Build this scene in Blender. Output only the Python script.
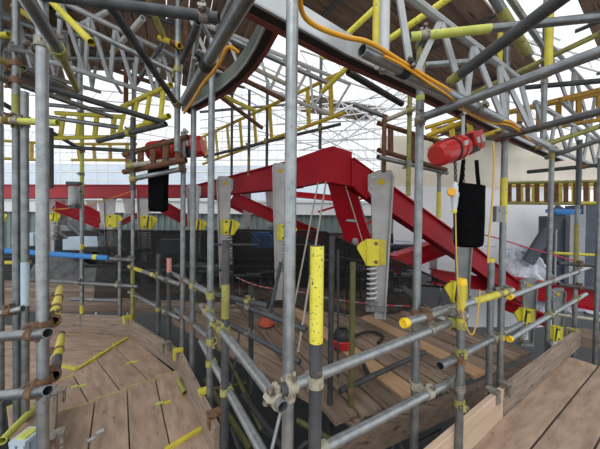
import bpy, bmesh, math, random
from mathutils import Vector, Matrix
random.seed(7)
for o in list(bpy.data.objects):
    bpy.data.objects.remove(o)
SC = bpy.context.scene
COL = SC.collection
V = Vector
# ------------------------------------------------------------------ camera, sky, exposure
EYE = V((0, 0, 1.55)); FPX = 260.0
PITCH = math.radians(0.77); ROLL = math.radians(0.65)
_F = V((0, math.cos(PITCH), -math.sin(PITCH)))
_R0 = V((1, 0, 0)); _U0 = V((0, math.sin(PITCH), math.cos(PITCH)))
_R = _R0 * math.cos(ROLL) + _U0 * math.sin(ROLL)
_U = _U0 * math.cos(ROLL) - _R0 * math.sin(ROLL)
cam_d = bpy.data.cameras.new('camera'); cam = bpy.data.objects.new('camera', cam_d); COL.objects.link(cam)
cam_d.sensor_width = 36.0; cam_d.lens = 36.0 * FPX / 600.0; cam_d.clip_start = 0.02; cam_d.clip_end = 200
m = Matrix((_R, _U, -_F)).transposed().to_4x4(); m.translation = EYE
cam.matrix_world = m
SC.camera = cam
w = bpy.data.worlds.new('overcast_sky'); SC.world = w; w.use_nodes = True
bg = w.node_tree.nodes['Background']; bg.inputs[0].default_value = (0.93, 0.965, 1.0, 1); bg.inputs[1].default_value = 1.0
SUN = bpy.data.lights.new('sun', 'SUN'); SUN.energy = 0.7; SUN.angle = math.radians(40)
so = bpy.data.objects.new('sun', SUN); COL.objects.link(so); so.rotation_euler = (math.radians(38), math.radians(-12), 0)
SC.view_settings.view_transform = 'Standard'; SC.view_settings.look = 'None'
SC.view_settings.gamma = 1.0; SC.view_settings.use_curve_mapping = False
SC.view_settings.exposure = 0.25

def ray(px, py):
    return (_F + _R * ((px - 300) / FPX) + _U * ((224.5 - py) / FPX))
def PY(px, py, Y):            # point seen at a pixel at forward distance Y
    d = ray(px, py); return EYE + d * (Y / d.y)
def PZ(px, py, z):            # point seen at a pixel at height z
    d = ray(px, py); return EYE + d * ((z - EYE.z) / d.z)
# ------------------------------------------------------------------ materials
MATS = {}
def mat(name, c1, c2=None, rough=0.6, metal=0.0, scale=8.0, spot=None, spot_scale=40, spot_t=0.62, bump=0.0, stretch=None, rnd=0.0, alpha=None, spec=None, transl=0.0):
    m_ = bpy.data.materials.new(name); m_.use_nodes = True; nt = m_.node_tree; N = nt.nodes; L = nt.links
    b = N['Principled BSDF']; b.inputs['Roughness'].default_value = rough; b.inputs['Metallic'].default_value = metal
    tc = N.new('ShaderNodeTexCoord'); mp = N.new('ShaderNodeMapping'); L.new(tc.outputs['Object'], mp.inputs['Vector'])
    if stretch: mp.inputs['Scale'].default_value = stretch
    oi = N.new('ShaderNodeObjectInfo')
    off = N.new('ShaderNodeVectorMath'); off.operation = 'SCALE'; off.inputs[0].default_value = (37, 53, 71); L.new(oi.outputs['Random'], off.inputs['Scale'])
    L.new(off.outputs[0], mp.inputs['Location'])
    n1 = N.new('ShaderNodeTexNoise'); n1.inputs['Scale'].default_value = scale; n1.inputs['Detail'].default_value = 5; L.new(mp.outputs[0], n1.inputs['Vector'])
    r1 = N.new('ShaderNodeValToRGB'); r1.color_ramp.elements[0].position = .32; r1.color_ramp.elements[1].position = .68
    c2 = c2 or c1
    r1.color_ramp.elements[0].color = (*c1, 1); r1.color_ramp.elements[1].color = (*c2, 1); L.new(n1.outputs[0], r1.inputs[0])
    out = r1.outputs[0]
    if spot:
        n2 = N.new('ShaderNodeTexNoise'); n2.inputs['Scale'].default_value = spot_scale; n2.inputs['Detail'].default_value = 3; L.new(mp.outputs[0], n2.inputs['Vector'])
        r2 = N.new('ShaderNodeValToRGB'); r2.color_ramp.elements[0].position = spot_t; r2.color_ramp.elements[1].position = spot_t + .06; L.new(n2.outputs[0], r2.inputs[0])
        mx = N.new('ShaderNodeMix'); mx.data_type = 'RGBA'; L.new(r2.outputs[0], mx.inputs[0]); L.new(out, mx.inputs[6]); mx.inputs[7].default_value = (*spot, 1); out = mx.outputs[2]
    if rnd:
        hs = N.new('ShaderNodeHueSaturation'); mr = N.new('ShaderNodeMapRange'); mr.inputs[3].default_value = 1 - rnd; mr.inputs[4].default_value = 1 + rnd
        L.new(oi.outputs['Random'], mr.inputs[0]); L.new(mr.outputs[0], hs.inputs['Value']); L.new(out, hs.inputs['Color']); out = hs.outputs[0]
    L.new(out, b.inputs['Base Color'])
    if bump:
        bp = N.new('ShaderNodeBump'); bp.inputs['Strength'].default_value = bump; bp.inputs['Distance'].default_value = .01; L.new(n1.outputs[0], bp.inputs['Height']); L.new(bp.outputs[0], b.inputs['Normal'])
    if alpha is not None: b.inputs['Alpha'].default_value = alpha
    if spec is not None: b.inputs['Specular IOR Level'].default_value = spec
    if transl:
        tb = N.new('ShaderNodeBsdfTranslucent'); L.new(out, tb.inputs[0]); ms = N.new('ShaderNodeMixShader'); ms.inputs[0].default_value = transl
        L.new(b.outputs[0], ms.inputs[1]); L.new(tb.outputs[0], ms.inputs[2]); L.new(ms.outputs[0], N['Material Output'].inputs[0])
    MATS[name] = m_; return m_
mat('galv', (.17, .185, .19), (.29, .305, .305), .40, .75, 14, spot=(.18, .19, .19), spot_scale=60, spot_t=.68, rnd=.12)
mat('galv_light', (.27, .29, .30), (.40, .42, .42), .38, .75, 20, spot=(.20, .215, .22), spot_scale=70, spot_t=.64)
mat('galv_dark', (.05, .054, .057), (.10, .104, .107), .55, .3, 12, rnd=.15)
mat('tube_black', (.03, .032, .033), (.06, .06, .06), .6, .2, 12)
mat('olive', (.22, .21, .05), (.34, .32, .09), .55, .1, 12, spot=(.12, .12, .07), spot_scale=30, spot_t=.6)
mat('yellow', (.50, .42, .035), (.66, .57, .06), .55, 0, 10, spot=(.22, .20, .12), spot_scale=34, spot_t=.66)
mat('yellow_worn', (.76, .68, .05), (.82, .74, .10), .55, 0, 10, spot=(.07, .07, .06), spot_scale=85, spot_t=.61)
mat('yellow_deep', (.52, .36, .02), (.66, .47, .03), .55, 0, 9, spot=(.16, .09, .03), spot_scale=25, spot_t=.62)
mat('lime', (.46, .49, .08), (.58, .61, .13), .55, 0, 10, spot=(.35, .37, .2), spot_scale=30, spot_t=.66)
mat('cap_yellow', (.85, .52, .01), (.9, .58, .02), .45)
mat('bright_yellow', (.72, .63, .03), (.82, .72, .05), .5, 0, 6)
mat('rust', (.10, .045, .025), (.20, .09, .045), .8, .2, 18, spot=(.05, .03, .02), spot_scale=40)
mat('rust_orange', (.36, .19, .02), (.46, .26, .03), .7, .1, 12, spot=(.12, .06, .02), spot_scale=25, spot_t=.6)
mat('coupler', (.20, .19, .16), (.36, .34, .29), .55, .5, 40, spot=(.13, .06, .03), spot_scale=60, spot_t=.6)
mat('coupler_rust', (.14, .07, .035), (.26, .15, .09), .75, .3, 40)
mat('coupler_yellow', (.27, .25, .06), (.40, .37, .13), .6, .1, 40, spot=(.2, .17, .1), spot_scale=50)
mat('coupler_pale', (.32, .29, .22), (.46, .42, .33), .6, .1, 40, spot=(.3, .2, .1), spot_scale=50)
mat('bolt', (.12, .10, .085), (.25, .2, .16), .6, .5, 60)
mat('red_steel', (.33, .004, .012), (.42, .006, .018), .45, 0, 3, spec=.25)
mat('red_gloss', (.52, .022, .02), (.58, .03, .025), .3)
mat('alu', (.42, .44, .44), (.58, .60, .60), .3, .7, 3)
mat('alu_green', (.15, .165, .15), (.25, .27, .245), .4, .5, 4)
mat('alu_flat', (.32, .33, .335), (.42, .43, .43), .45, .3, 8)
mat('alu_white', (.48, .49, .49), (.58, .59, .59), .5, .1, 8)
mat('hanger_plate', (.36, .355, .35), (.48, .465, .455), .4, .25, 6)
mat('hanger_grey', (.20, .205, .20), (.28, .285, .28), .5, .3, 6)
mat('spring_steel', (.62, .63, .63), (.72, .72, .72), .35, .4, 8)
mat('black_fabric', (.003, .003, .0035), (.005, .005, .006), .95, 0, 20, bump=.3, spec=.08)
mat('black', (.012, .012, .013), (.02, .02, .02), .5)
mat('rubber', (.015, .015, .016), (.02, .02, .02), .7)
mat('busbar', (.16, .045, .035), (.22, .06, .05), .5)
mat('cable_orange', (.75, .33, .01), (.8, .38, .015), .5)
mat('cable_yellow', (.58, .36, .07), (.64, .42, .1), .5)
mat('cable_red', (.55, .03, .05), (.6, .04, .06), .5)
mat('blue_foam', (.05, .24, .62), (.08, .30, .70), .75, 0, 30)
mat('tape_yellow', (.75, .7, .05), (.75, .7, .05), .5)
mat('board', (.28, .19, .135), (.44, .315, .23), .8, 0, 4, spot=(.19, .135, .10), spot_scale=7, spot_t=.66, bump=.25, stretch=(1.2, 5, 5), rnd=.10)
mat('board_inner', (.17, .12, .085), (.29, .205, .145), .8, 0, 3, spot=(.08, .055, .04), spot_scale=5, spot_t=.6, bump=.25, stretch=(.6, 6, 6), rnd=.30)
mat('board_fresh', (.42, .25, .13), (.52, .33, .19), .8, 0, 3, bump=.2, stretch=(.6, 8, 8))
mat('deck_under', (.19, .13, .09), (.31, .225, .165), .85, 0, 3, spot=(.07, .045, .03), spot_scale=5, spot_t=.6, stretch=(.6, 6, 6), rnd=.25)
mat('toe_timber', (.20, .15, .115), (.33, .25, .19), .85, 0, 3, spot=(.09, .07, .055), spot_scale=8, spot_t=.6, bump=.4, stretch=(.8, 9, 9), rnd=.08)
mat('toe_new', (.50, .36, .25), (.60, .45, .33), .8, 0, 3, bump=.3, stretch=(.8, 9, 9))
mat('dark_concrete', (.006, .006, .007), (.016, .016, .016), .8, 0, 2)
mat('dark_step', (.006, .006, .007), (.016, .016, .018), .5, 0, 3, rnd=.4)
mat('sheet_white', (.90, .90, .92), (.95, .95, .96), .6, 0, 1.5, bump=.2, transl=.6)
mat('sheet_cream', (.84, .79, .70), (.90, .86, .78), .65, 0, 1.5, bump=.3, transl=.55)
mat('sheet_blue', (.78, .85, .92), (.84, .90, .95), .6, 0, 1, transl=.5)
mat('polythene', (.40, .46, .54), (.72, .76, .82), .25, 0, 4, bump=.5)
mat('cladding', (.16, .21, .20), (.20, .255, .245), .55, 0, 3)
mat('parapet', (.70, .71, .72), (.78, .79, .79), .6, 0, 2)
mat('dark_sheet', (.05, .05, .052), (.12, .12, .12), .7, 0, 5, bump=.5)
mat('far_white', (.78, .79, .79), (.84, .85, .85), .5, 0, 8)
mat('olive_dark', (.07, .07, .02), (.12, .115, .035), .6, 0, 12)  # shaded copy of olive, the gloom of the pit put into its colour
mat('navy', (.03, .04, .06), (.055, .07, .10), .4, 0, 4)
mat('grey_panel', (.26, .28, .31), (.32, .34, .37), .5, 0, 4)
mat('pale_blue', (.42, .52, .62), (.52, .62, .70), .5, 0, 4)
mat('sheet_print', (.45, .5, .68), (.5, .55, .72), .6)
mat('plug_grey', (.50, .53, .54), (.56, .58, .58), .45)
mat('pink_tape', (.60, .22, .20), (.66, .28, .25), .6)
mat('orange_cloth', (.38, .05, .025), (.46, .08, .04), .7)
mat('net', (.004, .0042, .0045), (.010, .010, .0105), .8, 0, 30)
def net_alpha():
    m_ = MATS['net']; nt = m_.node_tree; N = nt.nodes; L = nt.links; b = N['Principled BSDF']
    tc = N.new('ShaderNodeTexCoord'); ck = N.new('ShaderNodeTexNoise'); ck.inputs['Scale'].default_value = 160; L.new(tc.outputs['Object'], ck.inputs['Vector'])
    r = N.new('ShaderNodeValToRGB'); r.color_ramp.elements[0].position = .46; r.color_ramp.elements[0].color = (.62,)*3 + (1,); r.color_ramp.elements[1].position = .54; r.color_ramp.elements[1].color = (.95,)*3 + (1,)
    L.new(ck.outputs[0], r.inputs[0]); L.new(r.outputs[0], b.inputs['Alpha'])
net_alpha()
# ------------------------------------------------------------------ mesh helpers
WM = {}     # world matrices of the rotated boards
class MB:
    def __init__(self): self.v = []; self.f = []
    def add(self, vs, fs):
        n = len(self.v); self.v += [V(x) for x in vs]; self.f += [tuple(i + n for i in f) for f in fs]; return self
    def box(self, c, ax, ay, az):      # centre + half-axis vectors
        c, ax, ay, az = V(c), V(ax), V(ay), V(az)
        vs = [c + ax*i + ay*j + az*k for i in (-1, 1) for j in (-1, 1) for k in (-1, 1)]
        return self.add(vs, [(0,1,3,2),(4,6,7,5),(0,4,5,1),(2,3,7,6),(0,2,6,4),(1,5,7,3)])
    def sweep(self, path, prof, up=(0,0,1), closed_ends=True):   # prof: (side, up) points ccw
        up = V(up); path = [V(p) for p in path]; n = len(prof); base = []
        for i, p in enumerate(path):
            t = (path[min(i+1, len(path)-1)] - path[max(i-1, 0)]).normalized()
            s = t.cross(up)
            if s.length < 1e-4: s = t.cross(V((1, 0, 0)))
            s.normalize(); u = s.cross(t).normalized()
            base += [p + s*a + u*b for a, b in prof]
        fs = [(i*n+j, i*n+(j+1) % n, (i+1)*n+(j+1) % n, (i+1)*n+j) for i in range(len(path)-1) for j in range(n)]
        if closed_ends: fs += [tuple(range(n-1, -1, -1)), tuple(range((len(path)-1)*n, len(path)*n))]
        return self.add(base, fs)
    def cyl(self, p, q, r, seg=12, r2=None):
        p, q = V(p), V(q); r2 = r if r2 is None else r2; t = (q-p).normalized(); a = t.orthogonal().normalized(); b = t.cross(a)
        vs = [c + (a*math.cos(6.28319*k/seg) + b*math.sin(6.28319*k/seg))*rr for c, rr in ((p, r), (q, r2)) for k in range(seg)]
        fs = [(k, (k+1) % seg, seg+(k+1) % seg, seg+k) for k in range(seg)] + [tuple(range(seg-1, -1, -1)), tuple(range(seg, 2*seg))]
        return self.add(vs, fs)
    def pipe(self, p, q, r, ri, seg=16):   # hollow tube, open ends
        p, q = V(p), V(q); t = (q-p).normalized(); a = t.orthogonal().normalized(); b = t.cross(a); vs = []
        for c, rr in ((p, r), (q, r), (q, ri), (p, ri)):
            vs += [c + (a*math.cos(6.28319*k/seg) + b*math.sin(6.28319*k/seg))*rr for k in range(seg)]
        fs = [(i*seg+k, i*seg+(k+1) % seg, ((i+1) % 4)*seg+(k+1) % seg, ((i+1) % 4)*seg+k) for i in range(4) for k in range(seg)]
        return self.add(vs, fs)
    def lathe(self, c, axis, prof, seg=20):   # prof: (radius, along)
        c = V(c); t = V(axis).normalized(); a = t.orthogonal().normalized(); b = t.cross(a); vs = []
        for r, h in prof: vs += [c + t*h + (a*math.cos(6.28319*k/seg) + b*math.sin(6.28319*k/seg))*r for k in range(seg)]
        n = len(prof)
        fs = [(i*seg+k, i*seg+(k+1) % seg, (i+1)*seg+(k+1) % seg, (i+1)*seg+k) for i in range(n-1) for k in range(seg)]
        fs += [tuple(range(seg-1, -1, -1)), tuple(range((n-1)*seg, n*seg))]
        return self.add(vs, fs)
    def prism(self, pts, d):           # polygon of 3-D points extruded by vector d
        pts = [V(p) for p in pts]; d = V(d); n = len(pts)
        fs = [tuple(range(n-1, -1, -1)), tuple(range(n, 2*n))] + [(i, (i+1) % n, n+(i+1) % n, n+i) for i in range(n)]
        return self.add(pts + [p + d for p in pts], fs)
    def build(self, name, material, parent=None, origin=None, smooth=None):
        me = bpy.data.meshes.new(name)
        o = V(origin) if origin is not None else (V(parent['_o']) if parent is not None and '_o' in parent else V((0, 0, 0)))
        me.from_pydata([p - o for p in self.v], [], self.f); me.materials.append(MATS[material])
        bm = bmesh.new(); bm.from_mesh(me); bmesh.ops.recalc_face_normals(bm, faces=bm.faces)
        if smooth:
            for f in bm.faces: f.smooth = True
            for e in bm.edges:
                if len(e.link_faces) == 2 and e.calc_face_angle(0) > smooth: e.smooth = False
        bm.to_mesh(me); bm.free()
        ob = bpy.data.objects.new(name, me); COL.objects.link(ob)
        ob['_o'] = list(o)
        if parent is not None:
            ob.parent = parent
            if parent.name in WM: ob.matrix_local = WM[parent.name].inverted() @ Matrix.Translation(o); WM[ob.name] = Matrix.Translation(o)
            else: ob.location = o - V(parent['_o'])
        else: ob.location = o
        return ob
SM = 0.7
def empty(name, loc):
    e = bpy.data.objects.new(name, None); COL.objects.link(e); e.location = loc; e['_o'] = list(V(loc)); e.empty_display_size = .1; return e
def tag(o, label=None, cat=None, group=None, kind=None):
    if label: o['label'] = label
    if cat: o['category'] = cat
    if group: o['group'] = group
    if kind: o['kind'] = kind
    return o
# ------------------------------------------------------------------ scaffold tubes and couplers
R = 0.02415
class Tube: pass
DF = {'left': (0.955, 0.955), 'l16': (0.96, 0.96), 'l25': (0.857, 0.857), 's83': (0.986, 0.986), 's120': (0.938, 0.938), 's133': (1.022, 1.022), 's183': (0.969, 0.969), 's193': (0.936, 0.936), 's210': (0.974, 0.974), 's225': (0.931, 0.931), 's316': (0.979, 0.979), 's352': (1.116, 1.116), 's418': (0.944, 0.944), 's461': (1.077, 1.077), 's489': (0.984, 0.984), 's502': (0.967, 0.967), 's544': (1.14, 1.14), 's320': (0.966, 0.966), 's409': (0.972, 0.972), 's439': (0.926, 0.926), 's248': (0.956, 0.956), 's267': (0.957, 0.957), 's133b': (0.978, 0.978), 'railA': (1.008, 1.011), 'railA3': (1.014, 0.978), 'railA4': (0.957, 0.835), 'railA5': (1.002, 1.019), 'railA6': (0.963, 0.868), 'railB': (1.01, 0.956), 'railB2': (1.0, 0.98), 'railB3': (0.927, 0.929), 'railB4': (0.781, 0.972), 'railB5': (1.151, 1.042), 'railB6': (1.092, 1.005), 'railC': (0.823, 1.0), 'railC2': (0.76, 1.0), 'stub1': (0.998, 0.963), 'stub2': (0.998, 0.964), 'stub3': (1.025, 1.063), 'lime': (1.009, 1.055), 'dkstub': (1.394, 0.944), 'olv': (0.979, 0.915), 'lowL': (0.994, 0.969), 'blue2': (1.056, 1.019), 'darkD': (1.0, 1.009), 'topL': (1.03, 1.036), 'gryH': (0.867, 0.972), 'darkJ': (1.008, 1.01), 'darkK': (1.0, 1.012), 'hang1': (1.01, 1.122), 'hang2': (0.995, 1.122), 'dkh2': (1.067, 1.087), 'topB': (1.006, 1.037), 'topB2': (1.142, 1.229), 'bigT': (0.912, 1.0), 'bigT2': (1.02, 1.001), 'yelT': (0.948, 0.997), 'olvR': (1.15, 1.319), 'fatG': (1.0, 1.166), 'dkR3': (1.081, 1.033), 'dkR4': (1.187, 1.27), 'gM3': (0.934, 1.022), 'gM4': (1.051, 1.181), 'i1': (0.992, 0.998), 'i2': (0.937, 0.992), 'i3': (1.005, 1.018), 'i5': (1.048, 1.029), 'i6': (0.951, 0.967)}
TUBES = {}
def tube(key, label, p, q, material='galv', r=R, bands=(), caps=(), name='scaffold_tube', group=None, hollow=True):
    p, q = V(p), V(q)
    mb = MB()
    if hollow: mb.pipe(p, q, r, r*.83)
    else: mb.cyl(p, q, r, 10)
    ob = mb.build(name, material, None, p, SM)
    tag(ob, label, 'scaffold tube', group)
    for a, b, mt in bands:
        MB().pipe(p.lerp(q, a), p.lerp(q, b), r+.0012, r-.002).build('paint_band', mt, ob, None, SM)
    d = (q-p).normalized()
    for end in caps:
        e, s = (p, -d) if end == 0 else (q, d)
        MB().lathe(e - s*.035, s, [(r+.003, 0), (r+.004, .03), (r+.001, .037), (r*.6, .034), (.002, .034)]).build('end_cap', 'cap_yellow', ob, None, SM)
    t = Tube(); t.o, t.p, t.q, t.r = ob, p, q, r
    TUBES[key] = t; return t
def band_mesh(mb, c, ax, r, w=.045, th=.007):
    mb.pipe(c - ax*(w/2), c + ax*(w/2), r+th, r+.0005, 14)
def bolt(parent, c, d, l=.07):
    d = d.normalized()
    mb = MB(); mb.lathe(c - d*(l/2), d, [(.011, 0), (.011, .012), (.006, .013), (.006, l*.7), (.013, l*.7), (.013, l*.7+.014), (.006, l*.7+.015), (.006, l)], 6)
    mb.build('bolt', 'bolt', parent)
def clamp(t, s, mt='coupler', toward=None):
    """a single clamp around tube t at fraction s"""
    ax = (t.q-t.p).normalized(); c = t.p.lerp(t.q, s); w = V(toward) if toward is not None else V((0, -1, .3))
    w = (w - ax*w.dot(ax)).normalized(); sd = ax.cross(w)
    mb = MB(); band_mesh(mb, c, ax, t.r)
    mb.box(c + w*(t.r+.014), w*.016, sd*.010, ax*.02)
    ob = mb.build('coupler', mt, t.o, None, SM); bolt(ob, c + w*(t.r+.02) , sd, .06); return ob
def closest(t, u):
    d1 = t.q-t.p; d2 = u.q-u.p; r_ = t.p-u.p; a = d1.dot(d1); e = d2.dot(d2); f = d2.dot(r_); b = d1.dot(d2); c = d1.dot(r_); den = a*e-b*b
    s = (b*f-c*e)/den if den > 1e-9 else .5
    s = min(1, max(0, s)); k = (b*s+f)/e; k = min(1, max(0, k)); s = min(1, max(0, (b*k-c)/a))
    return s, k
JOINS = []
def join(a, b, mt='coupler'):
    t, u = TUBES[a], TUBES[b]; s, k = closest(t, u); c1 = t.p.lerp(t.q, s); c2 = u.p.lerp(u.q, k); gap = c2-c1
    JOINS.append((a, b, round(gap.length, 3)))
    ax = (t.q-t.p).normalized(); bx = (u.q-u.p).normalized()
    mb = MB(); band_mesh(mb, c1, ax, t.r)
    w = gap.normalized() if gap.length > .01 else ax.cross(bx).normalized()
    side = ax.cross(w).normalized()
    if gap.length < .16:
        band_mesh(mb, c2, bx, u.r)
        g = max(gap.length - t.r - u.r, .004)
        mb.box(c1 + w*(t.r + g/2), w*(g/2+.004), side*.02, w.cross(side)*.02)
    mb.box(c1 + side*(t.r+.014), side*.016, w*.009, ax*.02)
    ob = mb.build('coupler', mt, t.o, None, SM)
    bolt(ob, c1 + side*(t.r+.019), w, .075)
    if gap.length < .16: bolt(ob, c2 - side*(u.r+.012), w, .06)
    return ob
def standard(key, label, px, py, Y, y0, y1, material='galv', bands=(), caps=(), r=R, z0=None, **k):
    Y *= DF.get(key, (1, 1))[0]
    b = PY(px, py, Y)
    zt = PY(px, y0, Y).z; zb = PY(px, y1, Y).z if z0 is None else z0
    bb = [(max(0, (PY(px, q1, Y).z-zb)/(zt-zb)), min(1, (PY(px, q0, Y).z-zb)/(zt-zb)), mm) for q0, q1, mm in bands]
    return tube(key, label, (b.x, b.y, zb), (b.x, b.y, zt), material, r, bb, caps, name='scaffold_standard', **k)
def ty(key, label, a, Ya, b, Yb, material='galv', **k):
    f = DF.get(key, (1, 1))
    return tube(key, label, PY(a[0], a[1], Ya*f[0]), PY(b[0], b[1], Yb*f[1]), material, **k)
def tz(key, label, a, b, z, material='galv', z2=None, **k):
    f = DF.get(key, (1, 1)); z2 = z if z2 is None else z2; h = EYE.z
    return tube(key, label, PZ(a[0], a[1], h + (z-h)*f[0]), PZ(b[0], b[1], h + (z2-h)*f[1]), material, **k)
# ------------------------------------------------------------------ boards and decks
def board_mesh(L, W, T, name):
    c = .004; pr = [(-W/2, -T/2), (W/2, -T/2), (W/2, T/2-c), (W/2-c, T/2), (-W/2+c, T/2), (-W/2, T/2-c)]
    vs = [(x, a, b) for x in (0, L) for a, b in pr]; n = 6
    fs = [(i, (i+1) % n, n+(i+1) % n, n+i) for i in range(n)] + [tuple(range(n-1, -1, -1)), tuple(range(n, 2*n))]
    me = bpy.data.meshes.new(name); me.from_pydata(vs, [], fs); return me
def place_board(parent, o, d, L, W=.221, T=.038, material='board', name='board', tilt=0.0, nrm=(0, 0, 1)):
    """board from o along d (top face centre-line at o), nrm = face normal"""
    me = board_mesh(L, W, T, name); me.materials.append(MATS[material])
    bm = bmesh.new(); bm.from_mesh(me); bmesh.ops.recalc_face_normals(bm, faces=bm.faces); bm.to_mesh(me); bm.free()
    ob = bpy.data.objects.new(name, me); COL.objects.link(ob)
    d = V(d).normalized(); nz = V(nrm).normalized(); y = nz.cross(d).normalized(); nz = d.cross(y)
    mt = Matrix((d, y, nz)).transposed().to_4x4(); mt.translation = V(o) - nz*(T/2)
    if parent is not None:
        ob.parent = parent; mt.translation -= V(parent['_o'])
        ob.matrix_local = mt; ob['_o'] = list(V(o) - nz*(T/2))
    else:
        ob.matrix_world = mt; ob['_o'] = list(mt.translation)
    wm = mt.copy(); wm.translation = V(o) - nz*(T/2); WM[ob.name] = wm
    return ob
def xy(v): return V((v.x, v.y, 0))
# ================================================================== SETTING
def structure(name, o): o['kind'] = 'structure'; return o
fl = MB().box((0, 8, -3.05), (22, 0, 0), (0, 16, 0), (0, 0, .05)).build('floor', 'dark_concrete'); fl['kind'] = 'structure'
# white wrap sheeting behind the scaffold, far left and centre: sheets with laps
def sheet(name, p0, p1, z0, z1, material, nx=40, nz=12, amp=.05, kind='structure', seed=0, parent=None):
    rnd = random.Random(seed); mb = MB(); p0, p1 = V(p0), V(p1); d = p1-p0; nn = V((-d.y, d.x, 0)).normalized()
    ph = [rnd.uniform(0, 6.28) for _ in range(6)]
    vs = []
    for j in range(nz+1):
        for i in range(nx+1):
            u, v_ = i/nx, j/nz
            a = amp*(math.sin(u*9+ph[0]+v_*2)*.6 + math.sin(u*23+ph[1]-v_*5)*.35 + math.sin(v_*11+ph[2]+u*4)*.4 + rnd.uniform(-.25, .25))
            vs.append(p0 + d*u + V((0, 0, z0+(z1-z0)*v_)) + nn*a)
    W = nx+1
    fs = [(j*W+i, j*W+i+1, (j+1)*W+i+1, (j+1)*W+i) for j in range(nz) for i in range(nx)]
    n = len(vs); vs2 = vs + [v - nn*.006 for v in vs]; fs2 = fs + [tuple(n+i for i in reversed(f)) for f in fs]
    mb.add(vs2, fs2); ob = mb.build(name, material, parent, p0 if parent is None else None, 1.2)
    if kind: ob['kind'] = kind
    return ob
sheet('wall_back', (-24, 15.0, 0), (3.0, 15.0, 0), 1.2, 4.7, 'sheet_blue', 60, 8, .10, seed=3)
# corrugated cladding building beyond the ring
pr = MB()
x = -16.0
pts = []
while x < 4.2:
    pts += [(x, 11.0), (x+.10, 11.0), (x+.13, 11.05), (x+.23, 11.05)]; x += .26
vs = [(a, b, z) for z in (-1.0, 1.82) for a, b in pts]; n = len(pts)
pr.add(vs, [(i, i+1, n+i+1, n+i) for i in range(n-1)])
cl = pr.build('wall_cladding', 'cladding'); cl['kind'] = 'structure'
pp = MB().box((-6, 11.3, 2.1), (10.3, 0, 0), (0, .45, 0), (0, 0, .29)).box((-6, 10.9, 2.36), (10.4, 0, 0), (0, .12, 0), (0, 0, .05)).build('trim_1', 'parapet'); pp['kind'] = 'structure'
# white sheeting wall on the right with cream upper sheet
ws = sheet('wall_right', PY(392, 300, 6.2).xy.to_3d(), PY(556, 300, 6.4).xy.to_3d(), -1.0, 2.42, 'sheet_white', 44, 16, .06, seed=5)
cs = sheet('wall_right', PY(378, 300, 6.05).xy.to_3d(), PY(600, 300, 6.5).xy.to_3d(), 2.40, 3.55, 'sheet_cream', 44, 12, .08, seed=8)
for k, (xa, xb, yy) in enumerate(((395, 412, 241), (420, 440, 242), (484, 496, 246), (506, 520, 249))):
    a, b = PY(xa, yy, 6.1), PY(xb, yy+1, 6.1)
    MB().box((a+b)/2, (b-a)/2, (0, .004, 0), (0, 0, .012)).build('printed_line', 'sheet_print', ws)
# ================================================================== LEFT WALKWAY
dk = empty('floor', (0, 0, 0)); dk.name = 'scaffold_deck'; tag(dk, 'brown board walkway bending away past the yellow strips at left', 'deck')
i1 = PZ(180, 376, 0); u1 = xy(PZ(208, 449, 0) - i1).normalized(); n1 = V((-u1.y, u1.x, 0))
if n1.x > 0: n1 = -n1
lapA, lapB = PZ(63, 411, 0), PZ(176, 370, 0)
def hit(o, d, a, b):   # where the ray o+s d meets the line ab (plan)
    e = b-a; den = d.x*e.y-d.y*e.x; return ((a.x-o.x)*e.y-(a.y-o.y)*e.x)/den
for k in range(4):
    off = n1*(.092 + .229*k); o = i1 + off
    s = hit(o, u1, lapA, lapB)
    bd = place_board(dk, o + u1*s, u1, 3.9)
    # end band and nail plates
    e = o + u1*(s+.004)
    MB().box(e + V((0, 0, -.018)), n1*.112, u1*.004, (0, 0, .019)).build('end_band', 'yellow', bd)
i2 = PZ(172, 370, -.038); j2 = PZ(128, 335, -.038)
u2 = xy(PZ(148.3, 380, -.04) - PZ(116.7, 348.3, -.04)).normalized(); n2 = V((u2.y, -u2.x, 0))
if n2.x > 0: n2 = -n2
sA, sB = PZ(77, 369, -.04), PZ(127, 338, -.04)
for k in range(5):
    seam = PZ(116.7, 348.3, -.04); o = seam + n2*(.229*(k-.5) )
    s = hit(o, u2, sA, sB); e = hit(o, u2, lapA, lapB) + .12
    bd = place_board(dk, V((o.x, o.y, -.04)) + u2*s, u2, max(e-s, .5))
    st = V((o.x, o.y, -.04)) + u2*s
    MB().box(st + V((0, 0, -.012)), n2*.113, u2*.006, (0, 0, .018)).build('end_band', 'yellow', bd)
for k in range(6):
    yy = 2.72 + .229*k
    place_board(dk, (-5.4, yy, -.08), (1, -.05, 0), 3.1 if k < 3 else 3.2)
def strip(pts, z, material='yellow', r=.014):
    for a, b in zip(pts[:-1], pts[1:]):
        p, q = PZ(*a, z), PZ(*b, z); d = (q-p).normalized(); s = d.cross(V((0, 0, 1)))
        MB().box((p+q)/2, (q-p)/2, s*r, (0, 0, .010)).build('edge_strip', material, dk)
strip([(62, 366), (77, 369), (127, 338)], -.025)
strip([(165, 450), (204, 427)], .012)
def nailplate(a, b, z, material):
    p, q = PZ(*a, z), PZ(*b, z); d = (q-p).normalized(); s = d.cross(V((0, 0, 1)))
    MB().box((p+q)/2 + V((0, 0, .002)), (q-p)/2, s*.017, (0, 0, .003)).build('nail_plate', material, dk)
nailplate((126, 364), (132, 362), -.04, 'yellow'); nailplate((132, 362.5), (138, 361), -.04, 'yellow')
nailplate((71, 388), (78, 385.5), -.04, 'lime'); nailplate((79, 387), (87, 384), -.04, 'lime')
nailplate((156, 405), (163, 402), 0, 'lime'); nailplate((164, 403.5), (171, 401), 0, 'yellow')
nailplate((87, 442), (95, 437.5), 0, 'alu'); nailplate((96, 434), (104, 430), 0, 'alu')
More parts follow.
